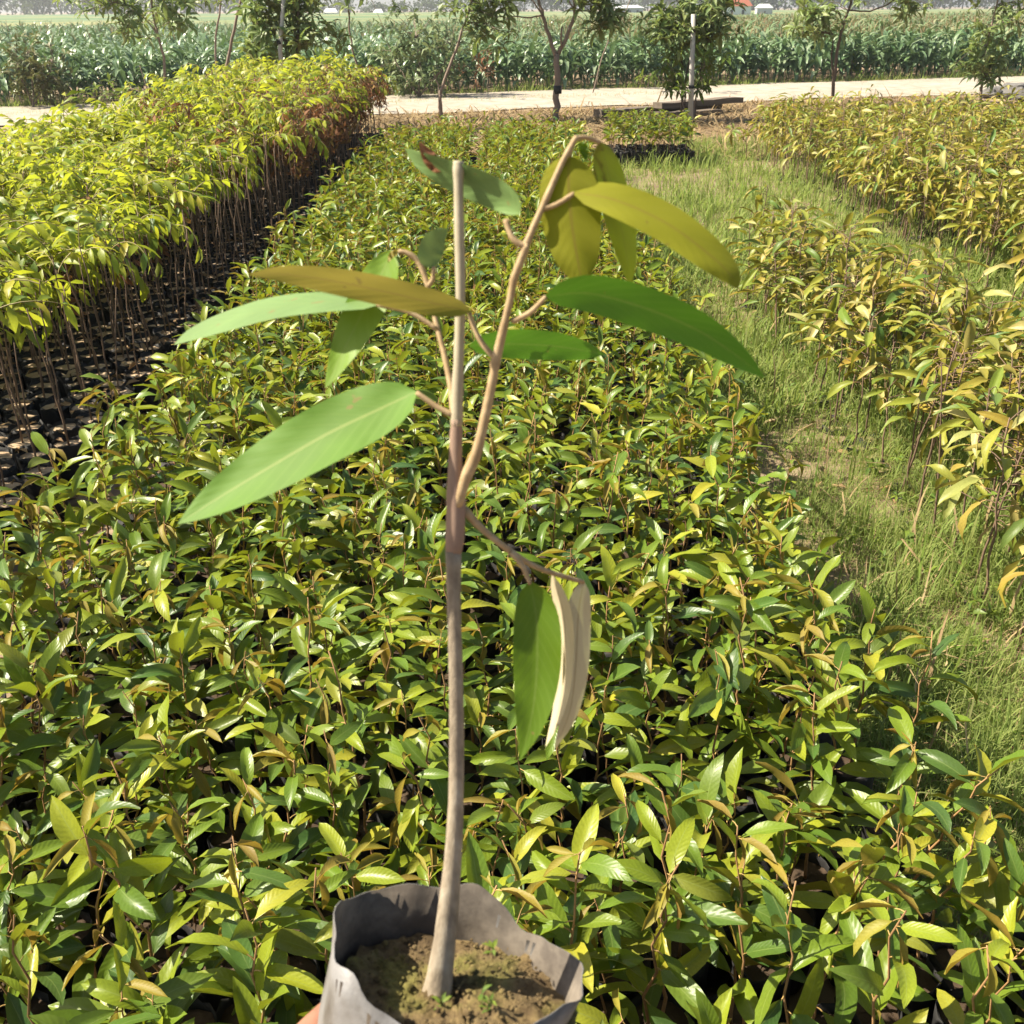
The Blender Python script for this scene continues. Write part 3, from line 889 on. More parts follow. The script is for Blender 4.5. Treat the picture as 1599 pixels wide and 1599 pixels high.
# dead leaves on the ground of the gap and between the pots
DEAD = [leaf_t(.4, .9, .4, .5, 3, 2, pet=0, seed=61), leaf_t(.35, 1.6, .2, -.6, 3, 2, pet=0, seed=62), leaf_t(.45, .4, .6, .2, 3, 2, pet=0, seed=63)]
a = Acc()
for i in range(1500):
    if i < 700: x, y = rng.uniform(-1.66, -1.22), rng.uniform(1.6, 9)
    elif i < 1000: x, y = rng.uniform(-2.3, -1.2), rng.uniform(1.9, 2.9)
    else: x, y = rng.uniform(.7, 2.6), rng.uniform(1.5, 7)
    a.add(DEAD[rng.integers(3)], mat4((x, y, .008 + .012 * rng.random()), rng.uniform(0, TWO_PI), rng.normal(.1, .2), rng.normal(0, .5), rng.uniform(.035, .09)))
o = add_obj('leaf_litter', mesh_of(a.t(), 'leaf_litter', ['litter'])); tag(o, 'brown dead leaves lying on the bare earth of the gap', 'leaf litter', kind='stuff')
a = Acc()
# dead leaves lodged among the left pots (on the soil)
for i in range(700):
    y = rng.uniform(2.6, 8); x = -1.66 - rng.random() ** 1.5 * 1.6
    a.add(DEAD[rng.integers(3)], mat4((x, y, .185 + .012 * rng.random()), rng.uniform(0, TWO_PI), rng.normal(.1, .25), rng.normal(0, .5), rng.uniform(.03, .08)))
o = add_obj('fallen_leaves', mesh_of(a.t(), 'fallen_leaves', ['litter'])); tag(o, 'fallen brown leaves lying across the black bags and their soil', 'leaf litter', kind='stuff')
print('grass done')

# =================================================================== CORN
def corn_leaf(nseg, ncr, w, droop, seed):
    return leaf_t(w, droop, .3, .25 * math.sin(seed * 2.1), nseg, ncr, pet=0, seed=seed, wave=.012, curl=.1 * math.sin(seed))
CL_HI = [corn_leaf(5, 2, .17, d, k) for k, d in enumerate((1.3, 1.9, 2.4, 2.9))]
CL_LO = [corn_leaf(3, 1, .18, d, k) for k, d in enumerate((1.3, 1.9, 2.5))]
def corn_plant(seed, hi=True, tassel=False, h=.80):
    r = np.random.default_rng(seed)
    n = 9 if hi else 6
    az = r.uniform(0, 6.28)
    hh = h * r.uniform(.9, 1.08)
    P = np.stack([np.linspace(0, r.normal(0, .04), 4), np.linspace(0, r.normal(0, .04), 4), np.linspace(0, hh, 4)], 1)
    stalk = tube(P, np.linspace(.014, .007, 4), 5 if hi else 3, cap=False)
    ls = []
    pool = CL_HI if hi else CL_LO
    for i in range(n):
        t = .12 + .86 * i / (n - 1)
        L = (.42 + .34 * math.sin(math.pi * min(1, t * .9 + .1))) * r.uniform(.85, 1.15)
        ls.append(moved(pool[r.integers(len(pool))], mat4(curve_at(P, t), az + (i % 2) * math.pi + r.normal(0, .35), r.uniform(.75, 1.25), r.normal(0, .2), L)))
    tas = []
    if tassel:
        top = P[-1]
        for k in range(6 if hi else 2):
            a2 = r.uniform(0, 6.28); sp = r.uniform(0, .09)
            tas.append(tube(np.array([top, top + [math.cos(a2) * sp * .6, math.sin(a2) * sp * .6, .14], top + [math.cos(a2) * sp * 1.6, math.sin(a2) * sp * 1.6, .26]]), [.008, .007, .004], 3, cap=False))
    return stalk, join(ls), (join(tas) if tas else None)
CORN = [corn_plant(700 + i, True, False) for i in range(10)]
CORN_T = [corn_plant(720 + i, True, True, .92) for i in range(8)]
CORN_LO = [corn_plant(740 + i, False, False) for i in range(6)]
CORN_LO_T = [corn_plant(760 + i, False, True, .95) for i in range(6)]
nobj = 0
acc = StuffAcc()
for row in range(66):
    off = .55 + row * (.55 if row < 8 else .72)
    step = .25 if row < 10 else (.34 if row < 25 else .62)
    xlo, xhi = -15 - off * .55, 17 + off * .62
    for x in np.arange(xlo, xhi, step):
        xx = x + rng.normal(0, .05); yy = road_far(xx) + off + rng.normal(0, .07)
        if not in_frame((xx, yy), 1.2, 180): continue
        right = xx > 1.5 + rng.normal(0, 1.2)
        tas = (right and row > 1 and rng.random() < min(.9, .15 * row)) or (not right and row > 12 and rng.random() < .35)
        sc = rng.uniform(.85, 1.1) * (1.02 if right else .94)
        rz = rng.uniform(0, TWO_PI)
        lm = 'corn_dry' if right and row > 2 else 'corn'
        if row < 3 and nobj < 300 and in_frame((xx, yy), 1.2, 0):
            st, fo, ta = (CORN_T if tas else CORN)[rng.integers(8)]
            lbl = 'bluish green corn plant in the front rows of the field behind the dirt road'
            root = thing('corn_plant', (xx, yy, -.004), lbl, 'corn plant', 'corn plants facing the dirt road', rz)
            root.scale = (sc, sc, sc)
            part('stalk', st, ['corn'], root); part('foliage', fo, [lm], root)
            if ta is not None: part('tassel', ta, ['straw'], root)
            nobj += 1
        else:
            st, fo, ta = (CORN_LO_T if tas else CORN_LO)[rng.integers(6)]
            w = mat4((xx, yy, 0), rz, 0, 0, sc)
            acc.add(st, w, [acc.slot('corn')]); acc.add(fo, w, [acc.slot(lm)])
            if ta is not None: acc.add(ta, w, [acc.slot('straw')])
acc.obj('corn_field', 'dense corn field stretching back from the dirt road, tasselled further off', 'corn field')
print('corn', nobj)

# =================================================================== TREES AND SHRUBS BY THE ROAD
TL = [leaf_t(.26, d, .25, .2, 3, 2, pet=.1, seed=80 + k) for k, d in enumerate((.8, 1.3, 1.8))]
SL = [leaf_t(.38, d, .2, .2, 2, 2, pet=.08, seed=90 + k) for k, d in enumerate((.5, 1.0, 1.4))]
def rosette(pool, r, n, L):
    ts = []
    for i in range(n):
        ts.append(moved(pool[r.integers(len(pool))], mat4((0, 0, 0), i * 2.4 + r.normal(0, .3), r.normal(.1, .45), r.normal(0, .3), L * r.uniform(.75, 1.2))))
    return join(ts)
ROS = [rosette(TL, np.random.default_rng(800 + i), 10, 1) for i in range(5)]
ROS_S = [rosette(SL, np.random.default_rng(820 + i), 8, 1) for i in range(5)]
def ptree(name, label, Y, trunks, blobs, leafmat, bark='bark', L=.17, group=None, cat='tree', ros=ROS, extras=()):
    """trunks: lists of ((u,v),...,radius0,radius1); blobs: (u,v,ru_px,rv_px,count)"""
    base = on_y(*trunks[0][0][0], Y) if trunks else None
    b0 = np.array([base[0], Y, 0.0])
    root = thing(name, b0, label, cat, group)
    ends = []
    for k, (pp, r0, r1) in enumerate(trunks):
        P = np.array([on_y(u, v, Y) for u, v in pp])
        if k == 0: P[0, 2] = -.02
        dy = np.linspace(0, .12 * math.sin(k * 2.3), len(P)) if k else np.zeros(len(P))
        P[:, 1] += dy
        # resample smoothly
        tt = np.linspace(0, len(P) - 1, max(6, len(P) * 3)); 
        Q = np.stack([np.interp(tt, np.arange(len(P)), P[:, c]) for c in range(3)], 1)
        Q[1:-1] += rng.normal(0, r0 * .25, Q[1:-1].shape)
        ends += [Q[i] for i in range(len(Q) // 2, len(Q))]
        part('trunk' if k == 0 else 'branch', tube(Q - b0, np.linspace(r0, r1, len(Q)), 7), [bark], root)
    a = Acc(); tw = Acc()
    pxm = Y / 1599.0 / math.cos(R(PITCH)) * 1.0
    for (u, v, ru, rv, cnt) in blobs:
        c = on_y(u, v, Y)
        for i in range(max(4, int(cnt * .42))):
            d = np.clip(rng.normal(0, .52, 3), -1.25, 1.25)
            p = c + d * np.array([ru * pxm, ru * pxm * .9, rv * pxm])
            if p[2] < .1: continue
            a.add(ros[rng.integers(len(ros))], mat4(p - b0, rng.uniform(0, 6.28), rng.normal(0, .4), rng.normal(0, .4), L * 1.25 * rng.uniform(.75, 1.2)))
            if ends and i % 2 == 0:
                e = min(ends, key=lambda q: np.linalg.norm(q - p))
                mid = (e + p) / 2 + np.array([0, 0, .05])
                tw.add(tube(np.array([e, mid, p]) - b0, [.008, .006, .004], 3, cap=False))
    if a.V:
        part('crown', a.t(), [leafmat, 'petiole_green'], root)
    if tw.V:
        part('twig', tw.t(), [bark], root)['kind'] = 'stuff'
    return root
a = Acc()
for i in range(420):
    y = 1.5 + rng.random() ** 1.3 * 7; x = rng.uniform(.78, .46 * y + .9)
    if y < 1.9 and x < 1.8: continue
    a.add(ROS_S[rng.integers(5)], mat4((x, y, rng.uniform(.02, .09)), rng.uniform(0, 6.28), rng.normal(0, .3), rng.normal(0, .3), rng.uniform(.018, .05)), [0, 0])
o = add_obj('path_weeds', mesh_of(a.t(), 'path_weeds', ['tree_leaf_bright'])); tag(o, 'small broad-leaved weeds dotted through the grass of the path', 'weeds', kind='stuff')
def Yg(u, v): return on_z(u, v)[1]
ptree('young_tree', 'slim tree with grey-green drooping leaves on the corn side of the road', Yg(255, 168), [([(255, 168), (258, 130), (256, 90), (247, 55), (238, 20), (232, -40)], .03, .016), ([(235, 162), (226, 130), (216, 103)], .014, .008), ([(247, 55), (225, 25), (190, 5)], .014, .008)],
      [(175, 5, 45, 22, 30), (225, 20, 60, 25, 55), (270, 12, 38, 22, 32), (225, -70, 110, 60, 120), (195, 38, 26, 14, 12)], 'tree_leaf', 'bark', .2)
ptree('bare_pole_tree', 'thin leafless leaning trunk rising behind the tall rust-leaved saplings', 17.5, [([(350, 190), (353, 115), (362, 60), (374, 8), (384, -40)], .03, .016)], [(390, -70, 30, 25, 14)], 'tree_leaf', 'bark')
ptree('young_tree', 'thin bare crooked stem with hanging leaves above it beside the far-left tree', 19.5, [([(338, 165), (336, 60), (346, 0), (352, -50)], .02, .012)], [(352, 2, 16, 10, 6), (355, -60, 35, 30, 14)], 'tree_leaf', 'bark')
ptree('staked_tree', 'leafy dark green tree growing against a tall pale pole behind the saplings', 16.5, [([(464, 200), (463, 95), (466, 20), (464, -60)], .035, .018), ([(463, 70), (440, 62), (405, 70)], .012, .006)],
      [(420, 45, 30, 38, 50), (488, 48, 30, 36, 46), (455, 80, 40, 22, 34), (440, 8, 40, 16, 26), (460, -50, 60, 35, 60), (400, 80, 12, 12, 8)], 'tree_leaf', 'bark_dark', .2)
P0 = on_y(449, 200, 16.3); P1 = on_y(447, -60, 16.3)
r_ = thing('pole', (P0[0], P0[1], 0), 'tall pale wooden pole tied to the leafy tree behind the tall saplings', 'pole')
part('shaft', tube(np.array([[0, 0, -.02], [0, 0, P1[2] * .5], [P1[0] - P0[0], 0, P1[2]]]), [.034, .032, .028], 8), ['pole'], r_)
part('tie', moved(tube(np.array([[0, 0, 0], [0, 0, .05]]), [.04, .04], 8), mat4((0, 0, 1.2))), ['black_band'], r_)
ptree('thin_tree', 'spindly pale stem with a clump of dead brown leaves half way up', 18.0, [([(580, 175), (562, 118), (551, 80), (545, 40), (543, -10), (540, -50)], .018, .012)], [(545, -8, 22, 12, 10), (540, -60, 40, 30, 24)], 'tree_leaf', 'bark', .16)
# dead brown clump on it
ptree('withered_shrub', 'small withered rust-brown plant beside the spindly pale stem', 17.8, [([(568, 180), (563, 140), (561, 112)], .012, .008)], [(562, 118, 9, 14, 9)], 'rust_leaf', 'bark', .11, cat='shrub')
ptree('shrub', 'large pale green leafy shrub on the corn side of the road', Yg(655, 152), [([(655, 152), (655, 100), (650, 60)], .03, .014), ([(655, 150), (625, 110), (610, 80)], .02, .01), ([(655, 150), (690, 110), (705, 70)], .02, .01)],
      [(650, 75, 55, 50, 170), (620, 100, 32, 50, 90), (690, 95, 35, 48, 100), (665, 125, 60, 24, 70)], 'tree_leaf_pale', 'bark', .14, cat='shrub', ros=ROS_S)
ptree('leaning_tree', 'slender forked tree leaning over the road, drooping green leaves at its top', Yg(688, 190), [([(688, 190), (686, 150), (696, 118), (712, 75), (730, 25), (745, -30)], .03, .016), ([(686, 150), (684, 132), (676, 115)], .014, .008), ([(691, 188), (690, 165), (688, 148)], .018, .014)],
      [(735, 20, 30, 22, 24), (765, 25, 30, 30, 34), (755, -35, 70, 35, 70)], 'tree_leaf', 'bark', .2)
ptree('weed_plant', 'tall weeds with rust-brown leaves growing at the corn edge', Yg(740, 148), [([(745, 148), (744, 110), (742, 75)], .01, .006), ([(762, 147), (762, 110), (760, 80)], .01, .006), ([(718, 147), (716, 110), (718, 85)], .01, .006)],
      [(742, 95, 28, 16, 16), (760, 112, 20, 14, 12), (720, 100, 14, 12, 10)], 'rust_leaf', 'bark', .12, cat='weeds', ros=ROS_S)
ptree('forked_tree', 'young grey tree with a forked bare trunk and dark leaves hanging on one side', Yg(870, 190), [([(870, 190), (872, 140), (870, 84)], .058, .045), ([(869, 90), (858, 58), (847, 26), (840, -5), (830, -60)], .036, .018), ([(847, 24), (825, 28), (805, 25), (790, 30)], .014, .007), ([(846, 22), (835, 5), (822, -10)], .014, .008),
      ([(872, 84), (886, 55), (897, 24), (896, -10), (905, -60)], .036, .018), ([(876, 76), (877, 42)], .018, .015), ([(897, 22), (912, 8), (930, -5)], .014, .008), ([(895, 12), (884, -5)], .012, .008)],
      [(938, 15, 24, 26, 42), (955, 35, 14, 14, 12), (860, -75, 110, 40, 110), (925, -15, 30, 16, 22)], 'tree_leaf', 'bark', .2)
b_ = on_z(871, 190)
part('tie', moved(tube(np.array([[0, 0, 0], [0, 0, .12]]), [.066, .066], 10), mat4((0, 0, .42))), ['black_band'], bpy.data.objects['forked_tree'])
ptree('thin_sapling_tree', 'thin pale slanting stem among the corn stalks with a few leaves', Yg(925, 146), [([(925, 146), (940, 90), (955, 52), (975, 22), (988, -10)], .014, .008)], [(955, 45, 14, 10, 5), (990, -25, 25, 16, 12)], 'tree_leaf_pale', 'bark', .16)
EY = Yg(1079, 193)
ptree('mango_tree', 'bushy young tree with fresh yellow-green lower shoots around a pale stake', EY + .35, [([(1064, 185), (1067, 130), (1064, 90), (1062, 40), (1070, -20)], .022, .014), ([(1070, 186), (1070, 130), (1085, 60)], .014, .01), ([(1086, 186), (1086, 150), (1096, 95), (1100, 65)], .014, .008)],
      [(1078, 30, 50, 30, 110), (1045, 45, 26, 28, 45), (1115, 35, 26, 26, 42), (1085, -30, 60, 35, 80), (1062, 70, 20, 20, 22)], 'tree_leaf', 'bark_dark', .17)
ptree('mango_shoot', 'bright yellow-green leafy shoots at the foot of the staked young tree', EY + .15, [([(1082, 190), (1086, 150), (1100, 100), (1104, 66)], .012, .007), ([(1075, 188), (1060, 140), (1046, 100)], .012, .007)],
      [(1104, 75, 16, 16, 14), (1100, 105, 18, 24, 24), (1048, 112, 18, 24, 24), (1092, 138, 14, 16, 12), (1052, 138, 12, 12, 8)], 'tree_leaf_bright', 'bark', .15, cat='tree')
P0 = on_z(1078, 193); P1 = on_y(1083, 22, P0[1])
r_ = thing('stake', (P0[0], P0[1], 0), 'straight pale grey stake with black ties beside the bushy young tree', 'stake')
part('shaft', tube(np.array([[0, 0, -.02], [(P1[0] - P0[0]) * .5, 0, P1[2] * .5], [P1[0] - P0[0], 0, P1[2]]]), [.042, .04, .036], 9), ['pole'], r_)
for f in (.33, .84):
    part('tie', moved(tube(np.array([[0, 0, 0], [0, 0, .05]]), [.048, .048], 9), mat4(((P1[0] - P0[0]) * f, 0, P1[2] * f))), ['black_band'], r_)
ptree('young_tree', 'thin reddish-brown trunk with a side branch, standing behind the yellow saplings', Yg(1300, 165), [([(1300, 165), (1302, 120), (1308, 75), (1316, 40), (1327, 12), (1335, -40)], .034, .018), ([(1301, 118), (1299, 90), (1304, 55)], .018, .01), ([(1327, 16), (1355, 18), (1378, 10), (1395, -2)], .016, .01)],
      [(1275, 18, 30, 20, 44), (1288, 40, 26, 16, 30), (1265, 48, 14, 10, 8), (1415, 2, 26, 14, 22), (1340, -60, 90, 36, 100), (1420, 18, 8, 8, 4)], 'tree_leaf', 'bark_dark', .18)
ptree('young_tree', 'small tree with low hanging bronze-green leaves near the dark rocks', Yg(1532, 160), [([(1531, 160), (1533, 128), (1535, 90), (1545, 50), (1556, 12), (1562, -30)], .026, .014), ([(1533, 130), (1542, 118), (1550, 105)], .012, .008)],
      [(1535, 75, 22, 20, 30), (1530, 102, 30, 20, 44), (1558, 92, 14, 22, 18), (1540, 120, 24, 10, 16), (1560, 20, 30, 26, 36), (1565, -35, 50, 28, 50), (1590, 10, 16, 12, 12)], 'tree_leaf', 'bark', .18)
ptree('shrub', 'dark olive dry-looking shrub beside the road at the corn edge', Yg(52, 168), [([(52, 168), (50, 120), (45, 85)], .02, .01), ([(52, 166), (75, 120), (80, 90)], .014, .008), ([(52, 166), (35, 120), (30, 95)], .014, .008)],
      [(50, 105, 36, 36, 130), (60, 135, 36, 28, 90), (35, 90, 22, 22, 40)], 'olive_leaf', 'bark', .12, cat='shrub', ros=ROS_S)
ptree('weed_plant', 'low bright green weeds on the verge under the grey-green tree', Yg(190, 170), [([(190, 170), (190, 150), (192, 140)], .008, .005)], [(150, 150, 28, 14, 26), (200, 152, 26, 14, 26), (245, 152, 22, 16, 22)], 'tree_leaf_bright', 'bark', .13, cat='weeds', ros=ROS_S)
ptree('weed_plant', 'low leafy weeds at the corn edge beside the forked tree', Yg(1010, 140), [([(1012, 140), (1012, 125), (1013, 118)], .008, .005)], [(1012, 122, 14, 10, 12)], 'tree_leaf_bright', 'bark', .12, cat='weeds', ros=ROS_S)
ptree('weed_plant', 'low leafy weeds under the corn beside the thin reddish trunk', Yg(1330, 124), [([(1330, 124), (1330, 108), (1331, 100)], .008, .005)], [(1332, 100, 18, 16, 18)], 'tree_leaf_bright', 'bark', .13, cat='weeds', ros=ROS_S)
ptree('young_durian', 'small yellow-leaved durian plant standing alone in the straw by the grass', 12.9, [([(1165, 262), (1165, 225), (1164, 195)], .006, .004)], [(1162, 205, 16, 12, 8)], 'leaf_old', 'stem_brown', .11, cat='sapling')
print('trees done')

# =================================================================== PLANKS, ROCKS
def plank(loc, L, W, H, rz, ry, label):
    n = 9
    V = []
    xs = np.linspace(-L / 2, L / 2, n)
    for i, x in enumerate(xs):
        wob = .008 * math.sin(i * 1.9 + L)
        wy = W / 2 * (1 + .05 * math.sin(i * 2.3))
        V += [(x, -wy, -H / 2 + wob), (x, wy, -H / 2 + wob), (x, wy, H / 2 + wob), (x, -wy, H / 2 + wob)]
    F = []
    for i in range(n - 1):
        for j in range(4):
            k = (j + 1) % 4
            F.append((i * 4 + j, (i + 1) * 4 + j, (i + 1) * 4 + k, i * 4 + k))
    F += [(0, 1, 2, 3), (n * 4 - 1, n * 4 - 2, n * 4 - 3, n * 4 - 4)]
    o = add_obj('plank', mesh_of(T(V, F), 'plank', ['plank'], smooth=False), None, mat4(loc, rz, ry))
    return tag(o, label, 'plank', 'old planks lying by the stake')
q0 = on_z(955, 184); q1 = on_z(1140, 172)
d = q1 - q0; LEN = np.linalg.norm(d); rzp = math.atan2(d[1], d[0]); mid = (q0 + q1) / 2
plank((mid[0] - .25, mid[1] - .1, .07), LEN * .98, .26, .12, rzp - .02, 0, 'long dark weathered plank, lowest of the pile behind the sapling block')
plank((mid[0] + .45, mid[1] + .06, .175), LEN * .72, .24, .09, rzp + .04, .012, 'dark weathered plank lying on top of the pile by the stake')
plank((mid[0] + .2, mid[1] - .42, .045), LEN * .5, .18, .08, rzp - .10, 0, 'shorter pale worn plank in front of the pile on the straw')
def rock(u, v, s, seed, label):
    r = np.random.default_rng(seed)
    n, k = 9, 12
    V = []
    for i in range(n):
        th = math.pi * i / (n - 1)
        for j in range(k):
            ph = TWO_PI * j / k
            q = 1 + .16 * math.sin(3 * ph + seed) * math.sin(2 * th) + .12 * r.normal() * math.sin(th)
            V.append((s * 1.3 * q * math.sin(th) * math.cos(ph), s * q * math.sin(th) * math.sin(ph), s * .62 * q * math.cos(th)))
    p = on_z(u, v)
    o = add_obj('rock', mesh_of(T(V, [f[::-1] for f in grid_faces(n, k, True)]), 'rock', ['rock'], smooth=False), None, mat4((p[0], p[1], s * .4), r.uniform(0, 6)))
    return tag(o, label, 'rock', 'dark rocks beside the road')
rock(1545, 153, .20, 1, 'low dark grey rock beside the small tree trunk by the road')
rock(1578, 152, .26, 2, 'dark grey rock in the middle of the heap by the road')
rock(1600, 156, .30, 3, 'largest black rock of the heap by the road')
rock(1562, 148, .17, 4, 'small rock behind the heap by the road')

# =================================================================== FAR TREES AND HOUSES
M['wall_white'] = noise_mat('white_wall', [(0, (.62, .61, .58)), (1, (.78, .77, .74))], scale=1.5, rough=0.9, bump=0)
M['wall_grey'] = noise_mat('grey_wall', [(0, (.36, .37, .38)), (1, (.50, .51, .52))], scale=1.5, rough=0.9, bump=0)
M['roof_red'] = noise_mat('red_tiles', [(0, (.24, .075, .045)), (1, (.36, .13, .08))], scale=6, rough=0.9, bump=0.5, dist=.05)
M['roof_pale'] = noise_mat('pale_roof', [(0, (.60, .60, .58)), (1, (.75, .75, .73))], scale=3, rough=0.6, bump=0)
M['dark_open'] = noise_mat('dark_opening', [(0, (.03, .03, .035)), (1, (.06, .06, .06))], scale=3, rough=0.5, bump=0)
def box_t(x0, x1, y0, y1, z0, z1):
    V = [(x0, y0, z0), (x1, y0, z0), (x1, y1, z0), (x0, y1, z0), (x0, y0, z1), (x1, y0, z1), (x1, y1, z1), (x0, y1, z1)]
    return T(V, [(0, 3, 2, 1), (4, 5, 6, 7), (0, 1, 5, 4), (1, 2, 6, 5), (2, 3, 7, 6), (3, 0, 4, 7)])
def house(u0, u1, vbase, vwall, vtop, Y, wallm, roofm, label, nwin=2):
    a_ = on_y(u0, vbase, Y); b_ = on_y(u1, vbase, Y)
    w = b_[0] - a_[0]; dpt = w * .7
    zw = on_y(u0, vwall, Y)[2]; zt = on_y(u0, vtop, Y)[2]
    root = thing('house', ((a_[0] + b_[0]) / 2, Y, 0), label, 'house')
    part('wall', box_t(-w / 2, w / 2, 0, dpt, 0, zw), [wallm], root, smooth=False)
    e = w * .05
    V = [(-w / 2 - e, -e, zw - .05), (w / 2 + e, -e, zw - .05), (w / 2 + e, dpt + e, zw - .05), (-w / 2 - e, dpt + e, zw - .05), (-w / 2 + w * .18, dpt / 2, zt), (w / 2 - w * .18, dpt / 2, zt)]
    V += [(-w / 2 - e, dpt / 2, zw - .05), (w / 2 + e, dpt / 2, zw - .05)]
    F = [(0, 1, 5, 4), (2, 3, 4, 5), (3, 6, 0, 4), (1, 7, 2, 5), (0, 6, 7, 1), (6, 3, 2, 7)]
    part('roof', T(V, F), [roofm], root, smooth=False)
    for i in range(nwin):
        x = -w / 2 + w * (i + .7) / (nwin + .4)
        f = part('window', box_t(x - w * .05, x + w * .05, -.06, .02, zw * .35, zw * .75), ['wall_grey'], root, smooth=False)
        part('pane', box_t(x - w * .04, x + w * .04, -.09, -.065, zw * .40, zw * .70), ['dark_open'], f, smooth=False)
    return root
house(505, 527, 26, 19, 13, 270, 'wall_white', 'roof_pale', 'small far white house with pale roof against the dark trees beyond the fields', 2)
house(583, 598, 25, 20, 14, 300, 'wall_white', 'roof_pale', 'tiny far pale house beneath the gap of open sky', 1)
house(963, 1004, 20, 12, 8, 240, 'wall_grey', 'wall_grey', 'long low grey building at the far edge of the fields', 3)
house(1130, 1172, 24, 9, -8, 150, 'wall_white', 'roof_red', 'far house with a red tiled roof behind the corn', 2)
house(1182, 1206, 20, 12, 6, 170, 'wall_grey', 'wall_grey', 'low grey shed beside the red-roofed house', 1)

FL = [leaf_t(.6, .6, .2, 0, 2, 1, pet=0, seed=95), leaf_t(.7, 1.0, .2, 0, 2, 1, pet=0, seed=96)]
CLUMP = []
for i in range(5):
    r = np.random.default_rng(900 + i)
    CLUMP.append(join([moved(FL[r.integers(2)], mat4(r.normal(0, .55, 3), r.uniform(0, 6.28), r.normal(0, .7), r.normal(0, .7), r.uniform(.6, 1.1))) for _ in range(7)]))
acc = StuffAcc()
for i in range(170):
    u = -420 + 2440 * i / 169 + rng.normal(0, 5)
    Y = rng.uniform(342, 400)
    h = rng.uniform(9, 13)
    if 568 < u < 660: h = rng.uniform(2.6, 4.0)
    elif 480 < u < 568 or 715 < u < 745: h = rng.uniform(4.0, 6.0)
    elif 660 <= u < 715: h = rng.uniform(6, 7.2)
    elif 950 < u < 1010: h = rng.uniform(3.5, 4.8)
    x = on_y(u, 25, Y)[0]
    acc.add(tube(np.array([[x, Y, 0], [x, Y, h * .5]]), [.25, .12], 5, cap=False), None, [acc.slot('bark_dark')])
    n = int(16 + h * 2.0)
    for k in range(n):
        d = rng.normal(0, 1, 3); d /= np.linalg.norm(d); d *= rng.random() ** .35
        p = np.array([x, Y, h * .52]) + d * np.array([h * .36 + .8, h * .3 + .6, h * .48])
        acc.add(CLUMP[rng.integers(5)], mat4(p, rng.uniform(0, 6.28), rng.normal(0, .5), rng.normal(0, .5), rng.uniform(.9, 1.7) * (.6 + h * .06)), [acc.slot('far_leaf')])
acc.obj('far_wood', 'hazy dark wood along the far edge of the fields', 'wood')
print('far done')

# =================================================================== THE HELD SAPLING
D0 = 0.60
TILT = R(16)
nb = np.array([0, math.sin(TILT), math.cos(TILT)])      # stem direction (away and up)
bk = np.array([0, math.cos(TILT), -math.sin(TILT)])     # towards the back
rx = np.array([1.0, 0, 0])
hb = ray(682, 1555); hb = CO + hb / np.linalg.norm(hb) * D0     # foot of the stem
def hp(u, v, d=0.0):
    """point of the held plant: pixel onto the plane of the stem, then d metres behind that plane"""
    dr = ray(u, v)
    s = np.dot(hb + bk * d - CO, bk) / np.dot(dr, bk)
    return CO + dr * s
held = thing('held_sapling', hb - nb * .14, 'large forked sapling with few broad leaves, held up in a grey plastic bag', 'sapling')
HB = np.array(held.location)
def hpart(name, t, mats, parent=None, smooth=True):
    t.V = t.V - HB
    o = add_obj(name, mesh_of(t, name, mats, smooth), parent or held)
    return o
def smooth_path(P, n):
    P = np.asarray(P, float)
    t = np.arange(len(P)); tt = np.linspace(0, len(P) - 1, n)
    out = []
    for c in range(P.shape[1]):
        y = P[:, c]; m_ = np.gradient(y)
        i = np.minimum(tt.astype(int), len(P) - 2); f = tt - i
        out.append((2 * f**3 - 3 * f**2 + 1) * y[i] + (f**3 - 2 * f**2 + f) * m_[i] + (-2 * f**3 + 3 * f**2) * y[i + 1] + (f**3 - f**2) * m_[i + 1])
    return np.stack(out, 1)
PXM = 0.52 / 1599.0
def hstem(name, pts, mats, n=26, sides=10, knob=.05, parent=None):
    """pts: (u, v, depth, width px)"""
    A = smooth_path(pts, n)
    P = np.array([hp(a[0], a[1], a[2]) for a in A])
    dist = np.linalg.norm(P - CO, axis=1)
    rad = A[:, 3] / 2 * dist / 1599.0 * (1 + rng.normal(0, knob, n))
    return hpart(name, tube(P, rad, sides), mats, parent)
M['held_bark'] = noise_mat('held_stem_bark', [(0, (.07, .055, .038)), (.38, (.17, .138, .10)), (.52, (.26, .215, .155)), (.66, (.34, .295, .225)), (1, (.42, .38, .31))], scale=120, rough=0.85, bump=0.7, dist=0.002, detail=10, stretch=(1, 1, .35))
M['held_bark_dark'] = noise_mat('held_graft_bark', [(0, (.13, .085, .06)), (.5, (.23, .155, .115)), (1, (.33, .24, .17))], scale=60, rough=0.8, bump=0.4, dist=0.001, stretch=(1, 1, .35))
M['held_bark_grey'] = noise_mat('held_cut_stem_bark', [(0, (.24, .20, .13)), (.5, (.34, .30, .21)), (1, (.44, .39, .30))], scale=70, rough=0.8, bump=0.3, dist=0.0008)
M['held_twig'] = noise_mat('held_twig_bark', [(0, (.15, .10, .05)), (.42, (.30, .21, .11)), (.6, (.38, .28, .16)), (1, (.50, .40, .26))], scale=130, rough=0.8, bump=0.6, dist=0.0012, detail=8)
hstem('stem', [(676, 1600, 0, 58), (682, 1555, 0, 44), (690, 1500, 0, 35), (700, 1420, 0, 30), (710, 1300, 0, 25), (713, 1180, 0, 23), (712, 1060, 0, 22), (709, 950, 0, 22), (708, 860, 0, 25)], ['held_bark'], 30, 12, .02)
hstem('graft_union', [(708, 866, 0, 25), (711, 830, 0, 29), (712, 780, 0, 31), (711, 730, 0, 22), (712, 690, 0, 20), (713, 655, 0, 19)], ['held_bark_dark'], 16, 12, .04)
